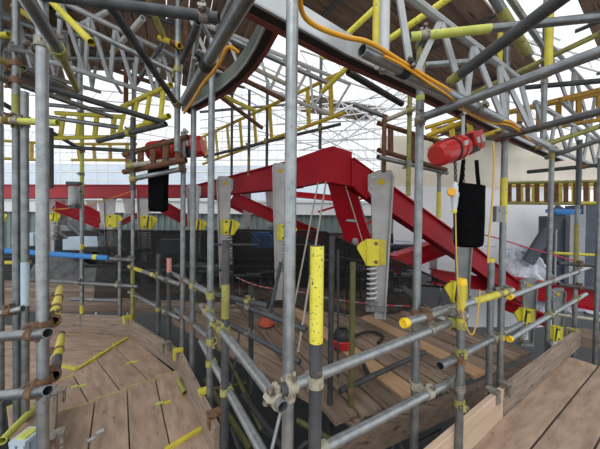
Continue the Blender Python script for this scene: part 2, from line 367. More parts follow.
# ================================================================== RIGHT WALKWAY
dr = empty('scaffold_deck', (0, 0, 0)); tag(dr, 'grey-brown board walkway along the open edge at right', 'deck')
ib, jb = PZ(503, 417, 0), PZ(580, 347, 0); uB = xy(jb-ib).normalized(); nB = V((uB.y, -uB.x, 0))
for k in range(6):
    place_board(dr, ib + nB*(.108 + .233*k) - uB*(1.75 + .1*k), uB, 3.55 + .05*(k % 2) + .1*k)
MB().box(ib + nB*.225 + uB*.9 + V((0, 0, -.03)), uB*2.7, nB*.008, (0, 0, .01)).build('gap_shadow_strip', 'rubber', dr).name = 'gap_shadow'  # dark strip standing in for the shade in the gap between boards
# ------------------------------------------------------------------ toe boards
def toe(label, a, b, za, h=.225, material='toe_timber', t=.036, extra=0, name='toe_board'):
    p, q = PZ(*a, za), PZ(*b, za); p.z = q.z = za; d = (q-p).normalized(); nrm = V((-d.y, d.x, 0))
    if nrm.dot(EYE - p) < 0: nrm = -nrm
    o = place_board(None, p + V((0, 0, h/2)), d, (q-p).length + extra, h, t, material, name, nrm=nrm)
    tag(o, label, 'toe board'); return o, p, q
t1, *_ = toe('weathered toe board on edge beside the short yellow tube offcut', (177, 371), (214, 462), 0)
t2, *_ = toe('weathered toe board edging the turned boards past the upper yellow strip', (127.5, 336), (177, 372), -.04)
t3, *_ = toe('toe board closing the far end of the left walkway', (40, 331), (128, 335.5), -.08, .26)
t4, *_ = toe('toe board seen end-on beside the outer left standard', (58, 412), (55, 470), 0)
t5, *_ = toe('grey long toe board along the far stretch of the right walkway', (504, 416), (581, 346.5), 0)
t6, p6, q6 = toe('pale new toe board with clean sawn end at the near right', (425, 497), (503, 418), 0, .23, 'toe_new')
t7, *_ = toe('short return toe board across the far end of the right walkway', (581, 346), (612, 354), 0)
# ------------------------------------------------------------------ inner boarded deck
di = empty('scaffold_deck', (0, 0, -.02)); tag(di, 'dark boarded inner deck under the red ring with gaps and fresh boards', 'deck')
e0, e1 = PZ(352, 424, -.02), PZ(452, 385, -.02); ue = xy(e1-e0).normalized(); nd = V((-ue.y, ue.x, 0))
vp = xy(PZ(390, 384, -.02) - PZ(352, 352, -.02)).normalized(); vin = -vp if vp.dot(nd) < 0 else vp
LA, LB = xy(PZ(258, 384, 0)), xy(PZ(160, 303, 0))
rb = random.Random(4)
def fan(bx, bx_end, ang, z, fresh):
    k = 0; vin = V((math.sin(ang), math.cos(ang), 0))
    while bx < bx_end:
        o = e0 + ue*bx; s = hit(o, vin, LA, LB); L = rb.uniform(2.7, 3.3)
        back = rb.uniform(0, .08)
        if bx < 0: back += max(0, s)
        mt_ = 'board_fresh' if k in fresh else 'board_inner'
        place_board(di, V((o.x, o.y, z + rb.uniform(-.012, .012))) + vin*back, vin, L, .215, .038, mt_)
        bx += .236/abs(vin.dot(nd)); k += 1
F0 = PZ(352, 424, -.06); fd = V((math.sin(math.radians(-50)), math.cos(math.radians(-50)), 0)); fn = V((fd.y, -fd.x, 0))
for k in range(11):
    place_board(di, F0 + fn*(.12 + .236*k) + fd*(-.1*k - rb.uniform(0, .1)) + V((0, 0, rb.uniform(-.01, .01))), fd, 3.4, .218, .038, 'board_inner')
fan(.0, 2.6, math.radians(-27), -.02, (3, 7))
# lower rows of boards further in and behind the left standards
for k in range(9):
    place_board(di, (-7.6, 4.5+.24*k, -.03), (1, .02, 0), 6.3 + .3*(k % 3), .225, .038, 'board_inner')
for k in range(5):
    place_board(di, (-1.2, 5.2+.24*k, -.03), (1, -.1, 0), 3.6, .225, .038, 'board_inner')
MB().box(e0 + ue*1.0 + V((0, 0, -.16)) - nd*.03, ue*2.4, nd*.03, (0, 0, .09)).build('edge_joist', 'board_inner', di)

# ================================================================== STANDARDS
G = 'galv'
standard('mid', 'thick galvanised standard rising through the middle, closest to the camera', 290, 224, 1.035, -30, 460, 'galv_light', z0=-1.2)
standard('left', 'thick galvanised standard at left beside the yellow guard rail ends', 42.5, 224, 1.33, -40, 460, 'galv_light', z0=-.3)
standard('l16', 'galvanised standard just left of the blue wrapped one at the left edge', 16.5, 224, 2.1, -30, 460, G, bands=[(95, 128, 'olive')], z0=-.3)
standard('l25', 'bluish standard with pale blue wrap behind the lime transom', 25, 224, 2.35, 92, 460, G, bands=[(262, 306, 'pale_blue')], z0=-.3)
standard('l0', 'galvanised standard cut off by the left picture edge', 0, 224, 2.2, -20, 460, 'galv', z0=-.3)
standard('s83', 'slim standard with lime upper half and yellow foot sleeve, past blue tube', 82, 224, 3.75, 108, 314, G, bands=[(118, 186, 'lime'), (244, 249, 'yellow'), (305, 313, 'yellow')], z0=.0)
standard('s120', 'short grey standard standing under the end of the blue foam tube', 120, 260, 3.9, 221, 318, G, z0=-.1)
standard('s133', 'standard with olive lower half at the bend of the left walkway', 133, 200, 3.55, 100, 322, G, bands=[(268, 322, 'olive')], z0=-.1)
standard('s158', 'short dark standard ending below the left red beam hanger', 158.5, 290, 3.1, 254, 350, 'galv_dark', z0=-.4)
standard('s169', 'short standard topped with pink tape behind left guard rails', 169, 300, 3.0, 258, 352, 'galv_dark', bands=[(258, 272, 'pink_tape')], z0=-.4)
standard('s183', 'galvanised standard with dark top beside the bend toe board', 183, 224, 2.72, 132, 365, G, z0=-.4)
standard('s193', 'galvanised standard just right of the dark-topped one by toe board', 193, 224, 2.5, 96, 365, G, z0=-.4)
standard('s177', 'upper standard with yellow couplers where ladder beam meets dark brace', 177.5, 80, 2.3, -20, 152, G)
standard('s210', 'galvanised standard left of the grey hangers, under the curved rail', 211, 200, 2.0, 40, 380, G, z0=-.6)
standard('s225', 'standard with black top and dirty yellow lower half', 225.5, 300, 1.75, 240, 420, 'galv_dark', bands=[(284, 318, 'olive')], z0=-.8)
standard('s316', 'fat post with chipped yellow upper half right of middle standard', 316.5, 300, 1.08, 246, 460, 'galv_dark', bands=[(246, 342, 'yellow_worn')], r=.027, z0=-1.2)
standard('s331', 'thin dark standard immediately right of the chipped yellow post', 331, 320, 2.2, 236, 420, 'tube_black', z0=-1.2)
standard('s352', 'olive standard right of the red and black tub vacuum', 352, 330, 1.95, 262, 449, 'olive_dark', z0=-1.2)
standard('s418', 'galvanised standard at right with lime coupler near its top', 417.5, 250, 1.72, 44, 460, G, bands=[(44, 70, 'olive'), (96, 101, 'lime')], z0=-1.2)
standard('s461', 'standard with yellow cap and yellow upper end inside the right rails', 460.5, 350, 1.5, 279, 460, G, bands=[(282, 322, 'yellow')], caps=(1,), z0=.0)
standard('s489', 'short standard with yellow cap rim clamped to the new toe board', 490, 320, 2.13, 258, 392, G, bands=[(258, 262, 'yellow')], z0=-.6)
standard('s502', 'standard with yellow upper length and grey plate right of hoist', 502.5, 250, 2.22, 92, 388, G, bands=[(178, 222, 'yellow')], z0=-.6)
standard('s551', 'galvanised standard under olive wrapped swivel in front of white sheeting', 549.5, 250, 2.92, 150, 345, G, bands=[(152, 160, 'olive')], z0=-.4)
standard('s544', 'upper standard rising beside the yellow post at upper right', 544, 100, 2.3, -20, 149, G)
standard('s578', 'standard with long olive sleeve near the right picture edge', 577, 220, 3.42, 150, 330, G, bands=[(224, 264, 'olive')], z0=-.4)
standard('s598', 'grey standard at the right picture edge behind the toe board', 598, 250, 3.2, 158, 330, 'galv', z0=-.4)
standard('s320', 'grey upright carrying the free ends of the yellow ladder beam', 320.5, 110, 4.2, 52, 149, 'galv_dark')
standard('s385', 'white painted upright behind the cut end of the big ledger', 384.5, 40, 1.32, -20, 72, 'alu_white')
standard('s376', 'yellow upright touching the white painted one', 376, 30, 1.8, -20, 56, 'yellow')
standard('s409', 'olive upright behind the rusty ladder beam', 409, 150, 2.9, 96, 196, 'olive')
standard('s439', 'slim standard with yellow lower end hanging under rusty ladder beam', 439, 190, 3.5, 160, 218, G, bands=[(192, 218, 'yellow')])
standard('s385b', 'brown upright at the left end of the rusty ladder beam', 384, 150, 2.75, 115, 172, 'rust')
standard('s248', 'slim upright behind yellow ladder beam, olive foot', 249, 140, 4.6, 90, 176, 'galv_dark', bands=[(155, 176, 'olive')])
standard('s267', 'slim grey upright standing on the red beam behind ladder', 267, 140, 4.5, 80, 168, 'galv_dark')
standard('s232', 'thin grey upright between curved rail and ladder beam', 232, 120, 4.8, 70, 182, 'galv_dark')
standard('s508', 'grey upright behind the flat bars of the upper right lattice', 507, 70, 2.6, 48, 120, 'galv')
standard('s561', 'dark upright under the right end of the runway rail', 579, 170, 3.0, 140, 205, 'galv_dark')
standard('s560', 'yellow post crossing the big upper right tubes', 549, 40, 2.1, -20, 76, 'yellow', r=.027)
standard('s501', 'short yellow upright under the deck edge at upper right', 500, 50, 2.6, 30, 62, 'yellow')
standard('s133b', 'dark upright carrying left end of rusty hanging ladder', 133, 150, 2.6, 118, 190, 'galv_dark')
standard('s57', 'black clamp post hidden behind the thick left standard', 50, 150, 2.2, 128, 188, 'tube_black')
# ================================================================== GUARD RAILS
ZT, ZM = .865, .47
a = tz('railA', 'upper left guard rail with open end meeting the middle standard', (202, 306), (283, 407), ZT, 'galv_light')
tz('railA2', 'lower left guard rail running below the open-ended upper one', (201, 341), (268, 462), ZM, 'galv_light')
tz('railA3', 'upper rail with yellow sleeve at its far end, bend of walkway', (129, 266.5), (181, 285), ZT, G, bands=[(0, .34, 'yellow'), (.52, .57, 'yellow')])
tz('railA4', 'upper linking rail lapped between sleeved rail and open-ended rail', (171, 273), (210, 293.5), .87, G)
tz('railA5', 'lower rail at the walkway bend under the yellow-sleeved rail', (129, 292), (181, 319), .49, G)
tz('railA6', 'lower linking rail lapped over the bend rail, open near end', (176, 309), (213, 341), .50, G)
ty('railB', 'upper right guard rail from middle standard, scratched and bright', (280, 390.5), .985, (466, 316), 1.85, 'galv_light', bands=[(0, .035, 'galv_dark')])
tz('railB2', 'right rail with round yellow end cap and yellow far sleeve', (403, 323.5), (512, 290), .98, 'galv_light', bands=[(.55, .96, 'yellow')], caps=(0,))
ty('railB3', 'long lower right guard rail with clamp on short near standard', (322, 449), 1.22, (458, 378), 1.85, 'galv_light')
tz('railB4', 'lower right rail with open hollow end behind capped standard', (440, 366), (523, 323), .49, G)
tz('railB5', 'upper far right rail with round yellow cap, reaching the sheeting', (509, 297), (592, 266), .97, 'galv_light', caps=(0,))
tz('railB6', 'lower far right rail with round yellow cap beside toe board', (509, 339.5), (586, 294), .58, 'galv_light', caps=(0,))
tz('railC', 'yellow outer guard rail pointing at the camera, upper open end', (53.5, 321), (60, 288), .91, 'yellow')
tz('railC2', 'outer lower guard rail pointing at the camera, grey open end', (54, 375), (62, 334), .49, 'galv_dark', bands=[(.3, .9, 'yellow')])
ty('stub1', 'grey transom stub at left edge, upper of the two long ones', (-20, 338), 1.36, (48, 333), 1.25, G)
ty('stub2', 'grey transom stub at left edge, lower of the two long ones', (-20, 398), 1.36, (48, 390.5), 1.25, G)
ty('stub3', 'short open tube stub clamped to the left edge standard', (2, 313), 1.9, (23, 308.5), 1.85, 'galv_light')
ty('diagy', 'lime diagonal tube low at the left edge near the step', (2, 441), 1.7, (34, 408), 2.1, 'lime')
ty('lime', 'lime painted transom at left with dark open end', (-20, 119), 1.95, (58, 123), 1.85, 'lime')
ty('dkstub', 'short dark transom between the two left standards up high', (4, 48.5), 1.9, (38, 50), 1.4, 'galv_dark')
ty('olv', 'olive tube crossing the upper left corner low', (-15, 52), 1.95, (22, 71), 2.3, 'olive')
ty('lowL', 'thin ledger behind the blue tube at walkway far end', (48, 281), 3.7, (138, 286.5), 3.7, G)
ty('lowL2', 'thin lower ledger just above the far toe board', (70, 299), 4.0, (122, 301), 4.0, G)
bl = ty('blue', 'blue foam wrapped tube with yellow tape bands across left', (2, 250.5), 3.2, (108, 258), 3.45, 'blue_foam', r=.034, bands=[(.33, .36, 'tape_yellow'), (.85, .89, 'tape_yellow')])
ty('blue2', 'grey ledger tube emerging from the blue foam wrap', (104, 258.5), 3.45, (135, 260), 3.5, G)
ty('yl0', 'thin yellow ledger at the left edge below the blue tube', (-8, 263), 3.4, (30, 262), 3.4, 'yellow')
# ================================================================== UPPER TUBES, left
tz('topA', 'big ledger with cable running from the top centre to lower left', (252, -12), (184, 102), 2.24, G)
ty('darkH', 'dark horizontal tube across the top left with open right end', (20, -8), 1.25, (219, 18), 1.25, 'galv_dark')
ty('darkD', 'dark diagonal brace from the top edge down to yellow couplers', (98, -12), 1.2, (175, 102), 2.22, 'galv_dark')
tz('topL', 'big dark ledger dropping to the thick left standard top', (14, -22), (58, 50), 2.24, 'galv')
ty('topL2', 'olive tube continuing the big left ledger inward', (56, 44), 1.7, (77, 90), 2.4, 'olive')
ty('yend', 'yellow tube with free end hanging over the upper left', (50, 0), 2.0, (91.5, 42.5), 1.75, 'yellow')
ty('longE', 'long slim tube sloping under the left deck to the coupler standard', (58, 15), 2.2, (176, 73), 2.35, G)
ty('tealF', 'pale horizontal tube under the upper left deck', (48, 58), 3.0, (168, 60), 2.9, G)
ty('darkG', 'dark perforated-looking ledger sloping to the ladder beam corner', (46, 87), 2.0, (165, 123), 2.4, 'tube_black')
ty('gryI', 'grey ledger behind the yellow ladder beam at left', (47, 117), 2.9, (122, 128), 3.0, G)
ty('gryH', 'grey ledger in upper left running to the ladder beam', (-10, 74), 2.2, (112, 117), 3.1, 'galv')
ty('darkJ', 'dark ledger under the lower chord of the left ladder', (98, 141), 2.6, (166, 124), 2.35, 'galv_dark')
ty('darkK', 'dark ledger behind left standards above far sheeting', (-10, 96), 2.6, (82, 150), 3.6, 'galv_dark')
ty('yelK', 'thin yellow tube slanting across upper left corner', (12, 5), 2.4, (40, 24), 2.5, 'yellow')
ty('hang1', 'upper tube of open-ended pair beside the left black bag', (126, 166), 2.45, (183, 159), 2.3, 'coupler_pale')
ty('hang2', 'lower tube of open-ended pair beside the left black bag', (133, 179), 2.5, (184, 168.5), 2.3, G)
ty('wh1', 'white tube curving under the dark left deck', (77, 27), 2.8, (112, 9), 2.6, 'alu_white')
ty('d170', 'dark tube rising right from coupler standard', (182, 62), 2.2, (198, 22), 1.8, 'galv_dark')
ty('l200', 'pale tube behind the cable ledger at the top', (218, 30), 2.0, (236, -10), 1.7, 'galv_light')
ty('brn1', 'brown tube passing under the curved rail to the middle standard', (170, 42), 2.2, (284, 100), 3.0, 'rust')
ty('brn2', 'brown tube just behind the curved rail slanting to the middle', (245, 64), 3.0, (286, 84), 2.9, 'coupler_pale')
ty('pal3', 'pale tube from curved rail toward middle standard up high', (228, 38), 2.3, (330, 84), 3.0, 'galv_light')
ty('yel5', 'yellow tube slanting down under the curved rail', (222, 95), 3.2, (257, 112), 3.2, 'yellow')
ty('dkh2', 'dark ledger under right ladder beam with open right end', (204, 157), 4.3, (341, 124), 3.6, 'galv_dark')
ty('g203', 'thin grey ledger crossing behind the 210 standard', (200, 112), 5.0, (290, 104), 5.0, 'galv')
TUBES['g203'].o['label'] = 'thin grey ledger crossing under the curved rail'
standard('u80', 'pale short upright under the dark left deck', 80, 70, 2.7, 40, 112, 'galv_light')
standard('u185', 'rusty short upright near the top left couplers', 186, 40, 2.6, 6, 62, 'rust')
standard('u126', 'rusty short upright at the left deck edge above yellow ladder', 126, 84, 3.0, 64, 104, 'rust')
standard('u136', 'pale short upright beside the rusty one above yellow ladder', 134, 86, 3.1, 64, 104, 'alu_flat')
ty('w1', 'white tube with yellow tip poking down under left deck', (112, 53), 2.7, (143, 18), 2.3, 'alu_white', bands=[(0, .2, 'yellow')])
ty('w2', 'grey tube sloping up to the coupler standard under left deck', (136, 84), 3.2, (165, 40), 2.5, 'galv')
ty('w3', 'olive tube hanging above the coupler standard', (149, 2), 2.1, (166, 42), 2.4, 'olive')
ty('w4', 'short amber tube beside the coupler standard', (160, 38), 2.45, (180, 46), 2.2, 'yellow_deep')
ty('w5', 'pale flat brace right of the coupler standard', (188, 94), 2.2, (199, 24), 1.9, 'galv_light', r=.018)
ty('w6', 'pale brace from the ledger toward the curved rail', (200, 20), 2.0, (216, 50), 2.2, 'galv_light', r=.02)
ty('w7', 'grey tube entering from the left edge above dark stub', (-10, 10), 1.9, (44, 30), 2.5, 'galv')
ty('w8', 'yellow tube stub at the left edge by the dark stub', (-10, 36), 2.2, (9, 35), 2.2, 'yellow')
ty('w9', 'pale ledger crossing behind left standards near dark stub', (-10, 28), 2.6, (60, 42), 3.0, 'galv_light')
ty('w10', 'grey brace falling right behind the left standards', (17, 32), 2.6, (36, 64), 2.8, 'alu_flat', r=.02)
ty('w11', 'brown tube under the curved rail behind slim standard', (196, 78), 2.6, (262, 128), 3.4, 'rust')
ty('w12', 'grey ledger behind level yellow ladder at left', (40, 104), 3.4, (128, 112), 3.4, 'galv')
ty('w13', 'grey ledger under level yellow ladder at left', (46, 146), 3.5, (130, 151), 3.5, 'galv_dark')
ty('w14', 'brown ledger below left deck edge', (90, 62), 3.2, (168, 88), 3.0, 'rust')
ty('w15', 'white brace below left deck edge', (102, 62), 3.0, (122, 94), 3.2, 'alu_flat', r=.018)
ty('w16', 'olive ledger slanting behind left couplers', (24, 68), 2.3, (78, 92), 2.9, 'galv')
# right upper
tz('topB', 'big ledger with cut open end carrying the orange cables', (362, 50), (519, 129), 2.24, 'galv_light', r=.026)
ty('topB2', 'continuation of the cable ledger past rusty coupler to far right', (515, 130), 1.95, (590, 166), 3.3, G)
ty('bigT', 'big grey transom sloping up right above red hoist', (421, 118), 1.72, (640, 37), 1.0, G)
ty('bigT2', 'second grey transom from rusty coupler sloping to right edge', (499, 138), 2.1, (640, 101), 1.35, G)
ty('yelT', 'transom with lime left half crossing the upper right', (410, 37), 1.66, (640, 13), 1.5, G, bands=[(0, .36, 'lime')])
ty('darkR', 'dark diagonal brace with yellow lower tip at upper right', (450, 82), 1.5, (575, -12), .95, 'galv_dark', bands=[(0, .13, 'olive')], r=.027)
ty('olvR', 'long olive ledger sloping up to the right edge', (455, 102), 2.7, (620, 24), 1.7, 'olive')
ty('yelR', 'yellow tube under the right deck behind the white upright', (388, 40), 2.2, (455, -6), 1.9, 'yellow_worn')
ty('yelR2', 'yellow tube reaching the white upright from upper left', (322, 58), 2.4, (382, 2), 2.1, 'yellow_worn')
ty('fatY', 'fat tube with yellow lower length ending below transoms', (488, -12), 1.9, (529, 56), 2.1, 'galv', bands=[(.3, .95, 'olive')], r=.034)
ty('fatG', 'grey tube beside the fat yellow-ended one', (506, -8), 2.0, (545, 50), 2.2, 'galv_light')
ty('horR', 'pale horizontal tube behind white flat bars on right', (425, 65), 2.3, (492, 60), 2.3, 'galv_light')
ty('dkR3', 'dark ledger at right edge above the second transom', (520, 88), 2.6, (610, 80), 2.3, 'galv_dark')
ty('dkR4', 'dark ledger entering from the right edge at mid height', (528, 172), 2.9, (620, 163), 2.6, 'tube_black')
ty('orR', 'rusty orange ledger crossing behind flat bars on right', (470, 122), 3.2, (620, 85), 3.0, 'rust_orange', r=.03)
ty('olR2', 'olive tube with grey ends behind second transom', (535, 148), 2.6, (625, 118), 2.3, 'olive')
ty('gR5', 'grey tube slanting behind right standards below lattice', (545, 158), 3.0, (625, 132), 2.5, 'galv')
ty('dkM', 'dark pair tube under the runway rail end by yellow knot', (348, 72), 1.9, (402, 104), 2.3, 'tube_black')
ty('gyM', 'grey tube end floating right of the yellow ladder', (353, 104), 2.9, (388, 118), 2.9, 'galv')
ty('yM2', 'yellow knot tube where ladder beam meets runway rail', (322, 92), 2.6, (353, 62), 2.4, 'yellow')
ty('gM3', 'grey tube below the rusty ladder beam with black end', (378, 157), 2.8, (447, 173), 3.2, 'galv')
ty('gM4', 'tan tube from brown upright toward the right standard', (382, 122), 2.75, (420, 106), 2.3, 'coupler_pale')
ty('yM5', 'yellow ledger behind the red hoist sloping down left', (427, 136), 2.6, (490, 112), 2.4, 'yellow_deep')
ty('yM6', 'second yellow ledger close behind the hoist motor', (440, 148), 2.7, (520, 125), 2.5, 'yellow_deep')
ty('rrail', 'pale yellow horizontal tube in front of dark blue panels', (553, 253), 4.4, (610, 256), 4.4, 'yellow')
ty('rr2', 'dark ledger crossing the sleeved standard at right', (558, 263), 3.4, (612, 267), 3.3, 'galv_dark')
ty('rr3', 'dark ledger below crossing the sleeved standard at right', (558, 284), 3.4, (612, 292), 3.3, 'galv_dark')
ty('rr4', 'tan tube low behind the return toe board', (553, 314), 3.8, (612, 322), 3.7, 'coupler_pale')
ty('rr5', 'yellow horizontal tube at right edge under ladder beam', (574, 203), 3.9, (612, 203), 3.9, 'yellow')
# dark tubes between rails and inner deck
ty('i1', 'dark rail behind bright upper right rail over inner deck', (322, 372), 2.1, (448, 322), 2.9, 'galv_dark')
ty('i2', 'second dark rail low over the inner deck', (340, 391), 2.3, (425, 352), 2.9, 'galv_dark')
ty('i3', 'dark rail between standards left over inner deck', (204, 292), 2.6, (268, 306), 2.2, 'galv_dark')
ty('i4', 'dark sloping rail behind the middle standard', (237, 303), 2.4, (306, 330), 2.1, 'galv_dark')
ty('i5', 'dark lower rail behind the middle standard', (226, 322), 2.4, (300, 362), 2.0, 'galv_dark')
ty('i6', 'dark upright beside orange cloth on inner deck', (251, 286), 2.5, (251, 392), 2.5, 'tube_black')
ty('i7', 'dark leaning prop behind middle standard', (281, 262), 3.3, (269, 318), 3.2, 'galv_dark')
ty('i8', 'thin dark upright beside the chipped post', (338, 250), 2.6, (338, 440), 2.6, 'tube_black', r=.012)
for k, (a, Ya, b, Yb, mt_, lb) in enumerate([
    ((205, 380), 2.6, (250, 449), 2.0, 'olive_dark', 'olive tube dropping into the dark pit by left rails'),
    ((243, 395), 2.6, (283, 449), 2.0, 'tube_black', 'black tube sloping into the pit left of middle standard'),
    ((230, 360), 3.2, (262, 430), 2.6, 'olive_dark', 'olive brace deep in the pit behind left rails'),
    ((297, 420), 2.3, (345, 447), 2.1, 'olive_dark', 'olive tube end in pit beside the fat post'),
    ((372, 452), 2.2, (440, 400), 2.9, 'tube_black', 'black tube sloping under the inner deck edge'),
    ((395, 430), 2.4, (385, 470), 2.0, 'galv_dark', 'dark upright in pit under inner deck edge'),
    ((240, 330), 3.0, (222, 449), 2.2, 'tube_black', 'thin black stay dropping left of middle standard'),
    ((272, 449), 1.5, (288, 380), 1.7, 'galv', 'thin grey stay reaching up to the middle standard')]):
    ty('pit%d' % k, lb, a, Ya, b, Yb, mt_, r=.012 if k > 5 else R)
# ================================================================== COUPLERS
for a, b, mt_ in [('railA', 'mid', 'coupler_pale'), ('railB', 'mid', 'coupler_pale'), ('railB', 's316', 'coupler_pale'), ('railB3', 's316', 'coupler_pale'),
    ('railB', 's418', 'coupler'), ('railB3', 's418', 'coupler_pale'), ('railB2', 's418', 'coupler_rust'), ('railB3', 's461', 'coupler'), ('railB', 's461', 'coupler_yellow'), ('railB2', 's461', 'coupler'),
    ('railB4', 's461', 'coupler_rust'), ('railB4', 's489', 'coupler'), ('railB4', 's502', 'coupler_yellow'), ('railB2', 's489', 'coupler'), ('railB2', 's502', 'coupler'),
    ('railB5', 's551', 'coupler'), ('railB6', 's551', 'coupler_yellow'), ('railB5', 's578', 'coupler'), ('railB6', 's578', 'coupler_yellow'), 
    ('railA3', 's133', 'coupler_rust'), ('railA5', 's133', 'coupler_yellow'), ('railA3', 's158', 'coupler_yellow'), ('railA5', 's158', 'coupler_yellow'), ('railA4', 's183', 'coupler_rust'), ('railA6', 's183', 'coupler_rust'),
    ('railA4', 's193', 'coupler_yellow'), ('railA6', 's193', 'coupler_rust'), ('railA4', 's210', 'coupler_yellow'), ('railA6', 's210', 'coupler_yellow'), ('railA', 's210', 'coupler_yellow'), ('railA2', 's210', 'coupler_yellow'),
    ('railA', 's225', 'coupler_yellow'), ('railA2', 's225', 'coupler_yellow'), ('railC', 'left', 'coupler_rust'), ('railC2', 'left', 'coupler_rust'), ('stub1', 'left', 'coupler_rust'), ('stub2', 'left', 'coupler_rust'),
    ('stub3', 'l16', 'coupler_rust'), ('lime', 'l16', 'coupler_rust'), ('lime', 'l25', 'coupler'), ('dkstub', 'l16', 'coupler'), ('dkstub', 'left', 'coupler'), ('topL', 'left', 'coupler_yellow'), 
    ('darkD', 's177', 'coupler_yellow'), ('longE', 's177', 'coupler_yellow'), ('darkJ', 's133b', 'coupler_yellow'),
    ('hang1', 's133b', 'coupler_yellow'), ('hang2', 's133b', 'coupler_yellow'), ('hang1', 's183', 'coupler_rust'), ('hang2', 's183', 'coupler_rust'), ('blue2', 's133', 'coupler'), ('blue2', 's120', 'coupler'), ('lowL', 's83', 'coupler'), ('lowL', 's120', 'coupler_pale'),
    ('bigT', 's418', 'coupler'), ('yelT', 's418', 'coupler'), ('bigT2', 's502', 'coupler_rust'), ('topB', 's502', 'coupler_rust'), ('topB2', 's544', 'coupler_yellow'), ('topB2', 's551', 'coupler_yellow'),
    ('rr2', 's578', 'coupler_rust'), ('rr3', 's578', 'coupler_rust'), ('dkR4', 's578', 'coupler_rust'), ('dkR3', 's544', 'coupler'), ('olvR', 's544', 'coupler'),
    ('gM3', 's439', 'coupler'), ('gM3', 's409', 'coupler'), ('gM4', 's409', 'coupler_yellow'), ('dkh2', 's320', 'coupler_yellow'), ('dkh2', 's267', 'coupler_yellow'), ('dkh2', 's248', 'coupler'), ('i1', 's352', 'coupler_rust'), ('i2', 's352', 'coupler_rust'),
    ('olv', 'l16', 'coupler_rust'), ('gryH', 'l16', 'coupler_rust'), ('darkK', 's83', 'coupler'), ('fatG', 's544', 'coupler'), ('i3', 'i6', 'coupler_yellow'), ('i4', 'i6', 'coupler'), ('i5', 'i6', 'coupler')]:
    join(a, b, mt_)
for key, s, mt_ in [('railA', .965, 'coupler_pale'), ('railA', .35, 'coupler_yellow'), ('railA3', .8, 'coupler'), ('railA5', .8, 'coupler'), ('railC', .25, 'coupler_rust'), ('railC', .55, 'coupler_rust'), ('railC2', .45, 'coupler_rust'), ('left', .42, 'coupler_pale'), ('left', .03, 'coupler_yellow'),
                    ('left', .20, 'coupler_yellow'), ('topA', .5, 'rubber'), ('topB', .16, 'rubber'), ('topB', .6, 'coupler'), ('darkH', .93, 'coupler'), ('s83', .62, 'coupler_yellow'), ('s83', .7, 'coupler'), ('s461', .35, 'coupler_yellow'), ('s461', .62, 'coupler_yellow')]:
    clamp(TUBES[key], s, mt_)
# toe-board clips
for key, px, py, mt_ in [('s489', 492, 392, 'coupler'), ('s502', 504, 387, 'coupler'), ('s578', 572, 330, 'coupler_yellow')]:
    pass
def toe_clip(parent, p, d, nrm, mt_):
    mb = MB(); p = V(p); d = V(d); nrm = V(nrm)
    mb.box(p + V((0, 0, .02)), d*.03, nrm*.045, (0, 0, .012)); mb.box(p + nrm*.034 - V((0, 0, .02)), d*.03, nrm*.008, (0, 0, .045)); mb.box(p - nrm*.034 - V((0, 0, .02)), d*.03, nrm*.008, (0, 0, .045))
    return mb.build('toe_clip', mt_, parent)
for (px, py, par, dd, mt_) in [(493, 393, t6, uB, 'coupler'), (506, 386, t5, uB, 'coupler'), (572, 331, t5, uB, 'coupler_yellow'), (166, 345, t2, u2, 'coupler'), (178, 352, t1, u1, 'yellow'), (205, 393, t1, u1, 'yellow'), (214, 416, t1, u1, 'coupler_rust'), (127, 318, t2, u2, 'yellow'), (58, 393, t4, u1, 'coupler'), (55, 437, t4, u1, 'coupler')]:
    p = PZ(px, py, .225); toe_clip(par, p, dd, V((-dd.y, dd.x, 0)), mt_)
# ================================================================== LADDER AND LATTICE BEAMS
def ladder(label, c1, c2, n, m1, m2=None, r=.026, phase=.5, group=None):
    """c1, c2: ((px,py,Y),(px,py,Y)) upper and lower chord ends"""
    A, B = PY(*c1[0]), PY(*c1[1]); C_, D = PY(*c2[0]), PY(*c2[1])
    root = empty('ladder_beam', (A+C_)/2); tag(root, label, 'ladder beam', group)
    for p, q in ((A, B), (C_, D)): MB().pipe(p, q, r, r*.8, 12).build('chord', m1, root, None, SM)
    for k in range(n):
        s = (k+phase)/n; p, q = A.lerp(B, s), C_.lerp(D, s)
        side = (B-A).normalized(); nn = (q-p).normalized().cross(side).normalized()
        mb = MB(); mb.sweep([p, q], [(-.03, -.01), (.03, -.01), (.03, .01), (-.03, .01)], up=nn)
        mb.build('rung', m2 or m1, root)
    return root
ladder('yellow ladder beam sloping up to the coupler standard at left', ((122, 107, 3.0), (171, 85, 2.4)), ((113, 136, 3.0), (169, 116, 2.4)), 4, 'yellow')
ladder('yellow ladder beam lying level left of the sloping one', ((56, 113, 3.3), (123, 117, 3.1)), ((52, 138, 3.3), (122, 137, 3.1)), 4, 'yellow')
ladder('far amber ladder beam below the level yellow one', ((70, 144, 5.0), (136, 144, 4.6)), ((72, 160, 5.0), (136, 160, 4.6)), 4, 'yellow_deep')
ladder('long yellow ladder beam above red ring, open right ends', ((200, 138, 5.6), (343, 72, 3.4)), ((203, 164, 5.6), (344, 113, 3.4)), 9, 'yellow_deep', 'yellow_deep')
ladder('rusty brown ladder beam between right uprights above red slope', ((378, 123, 2.75), (446, 144, 3.1)), ((378, 150, 2.75), (446, 170, 3.1)), 3, 'rust')
ladder('rusty hanging ladder in front of the left red hoist', ((124, 155, 2.6), (188, 137, 2.4)), ((124, 172, 2.6), (186, 160, 2.4)), 5, 'rust', phase=.4)
ladder('level ladder beam with yellow and brown rungs at right', ((505, 183, 4.6), (612, 181, 4.2)), ((505, 203, 4.6), (612, 204, 4.2)), 11, 'olive', 'rust')
ladder('second yellow-runged ladder beam right behind the level one', ((505, 186, 5.0), (612, 184, 4.6)), ((505, 202, 5.0), (612, 203, 4.6)), 8, 'yellow_deep', 'yellow', phase=.3)
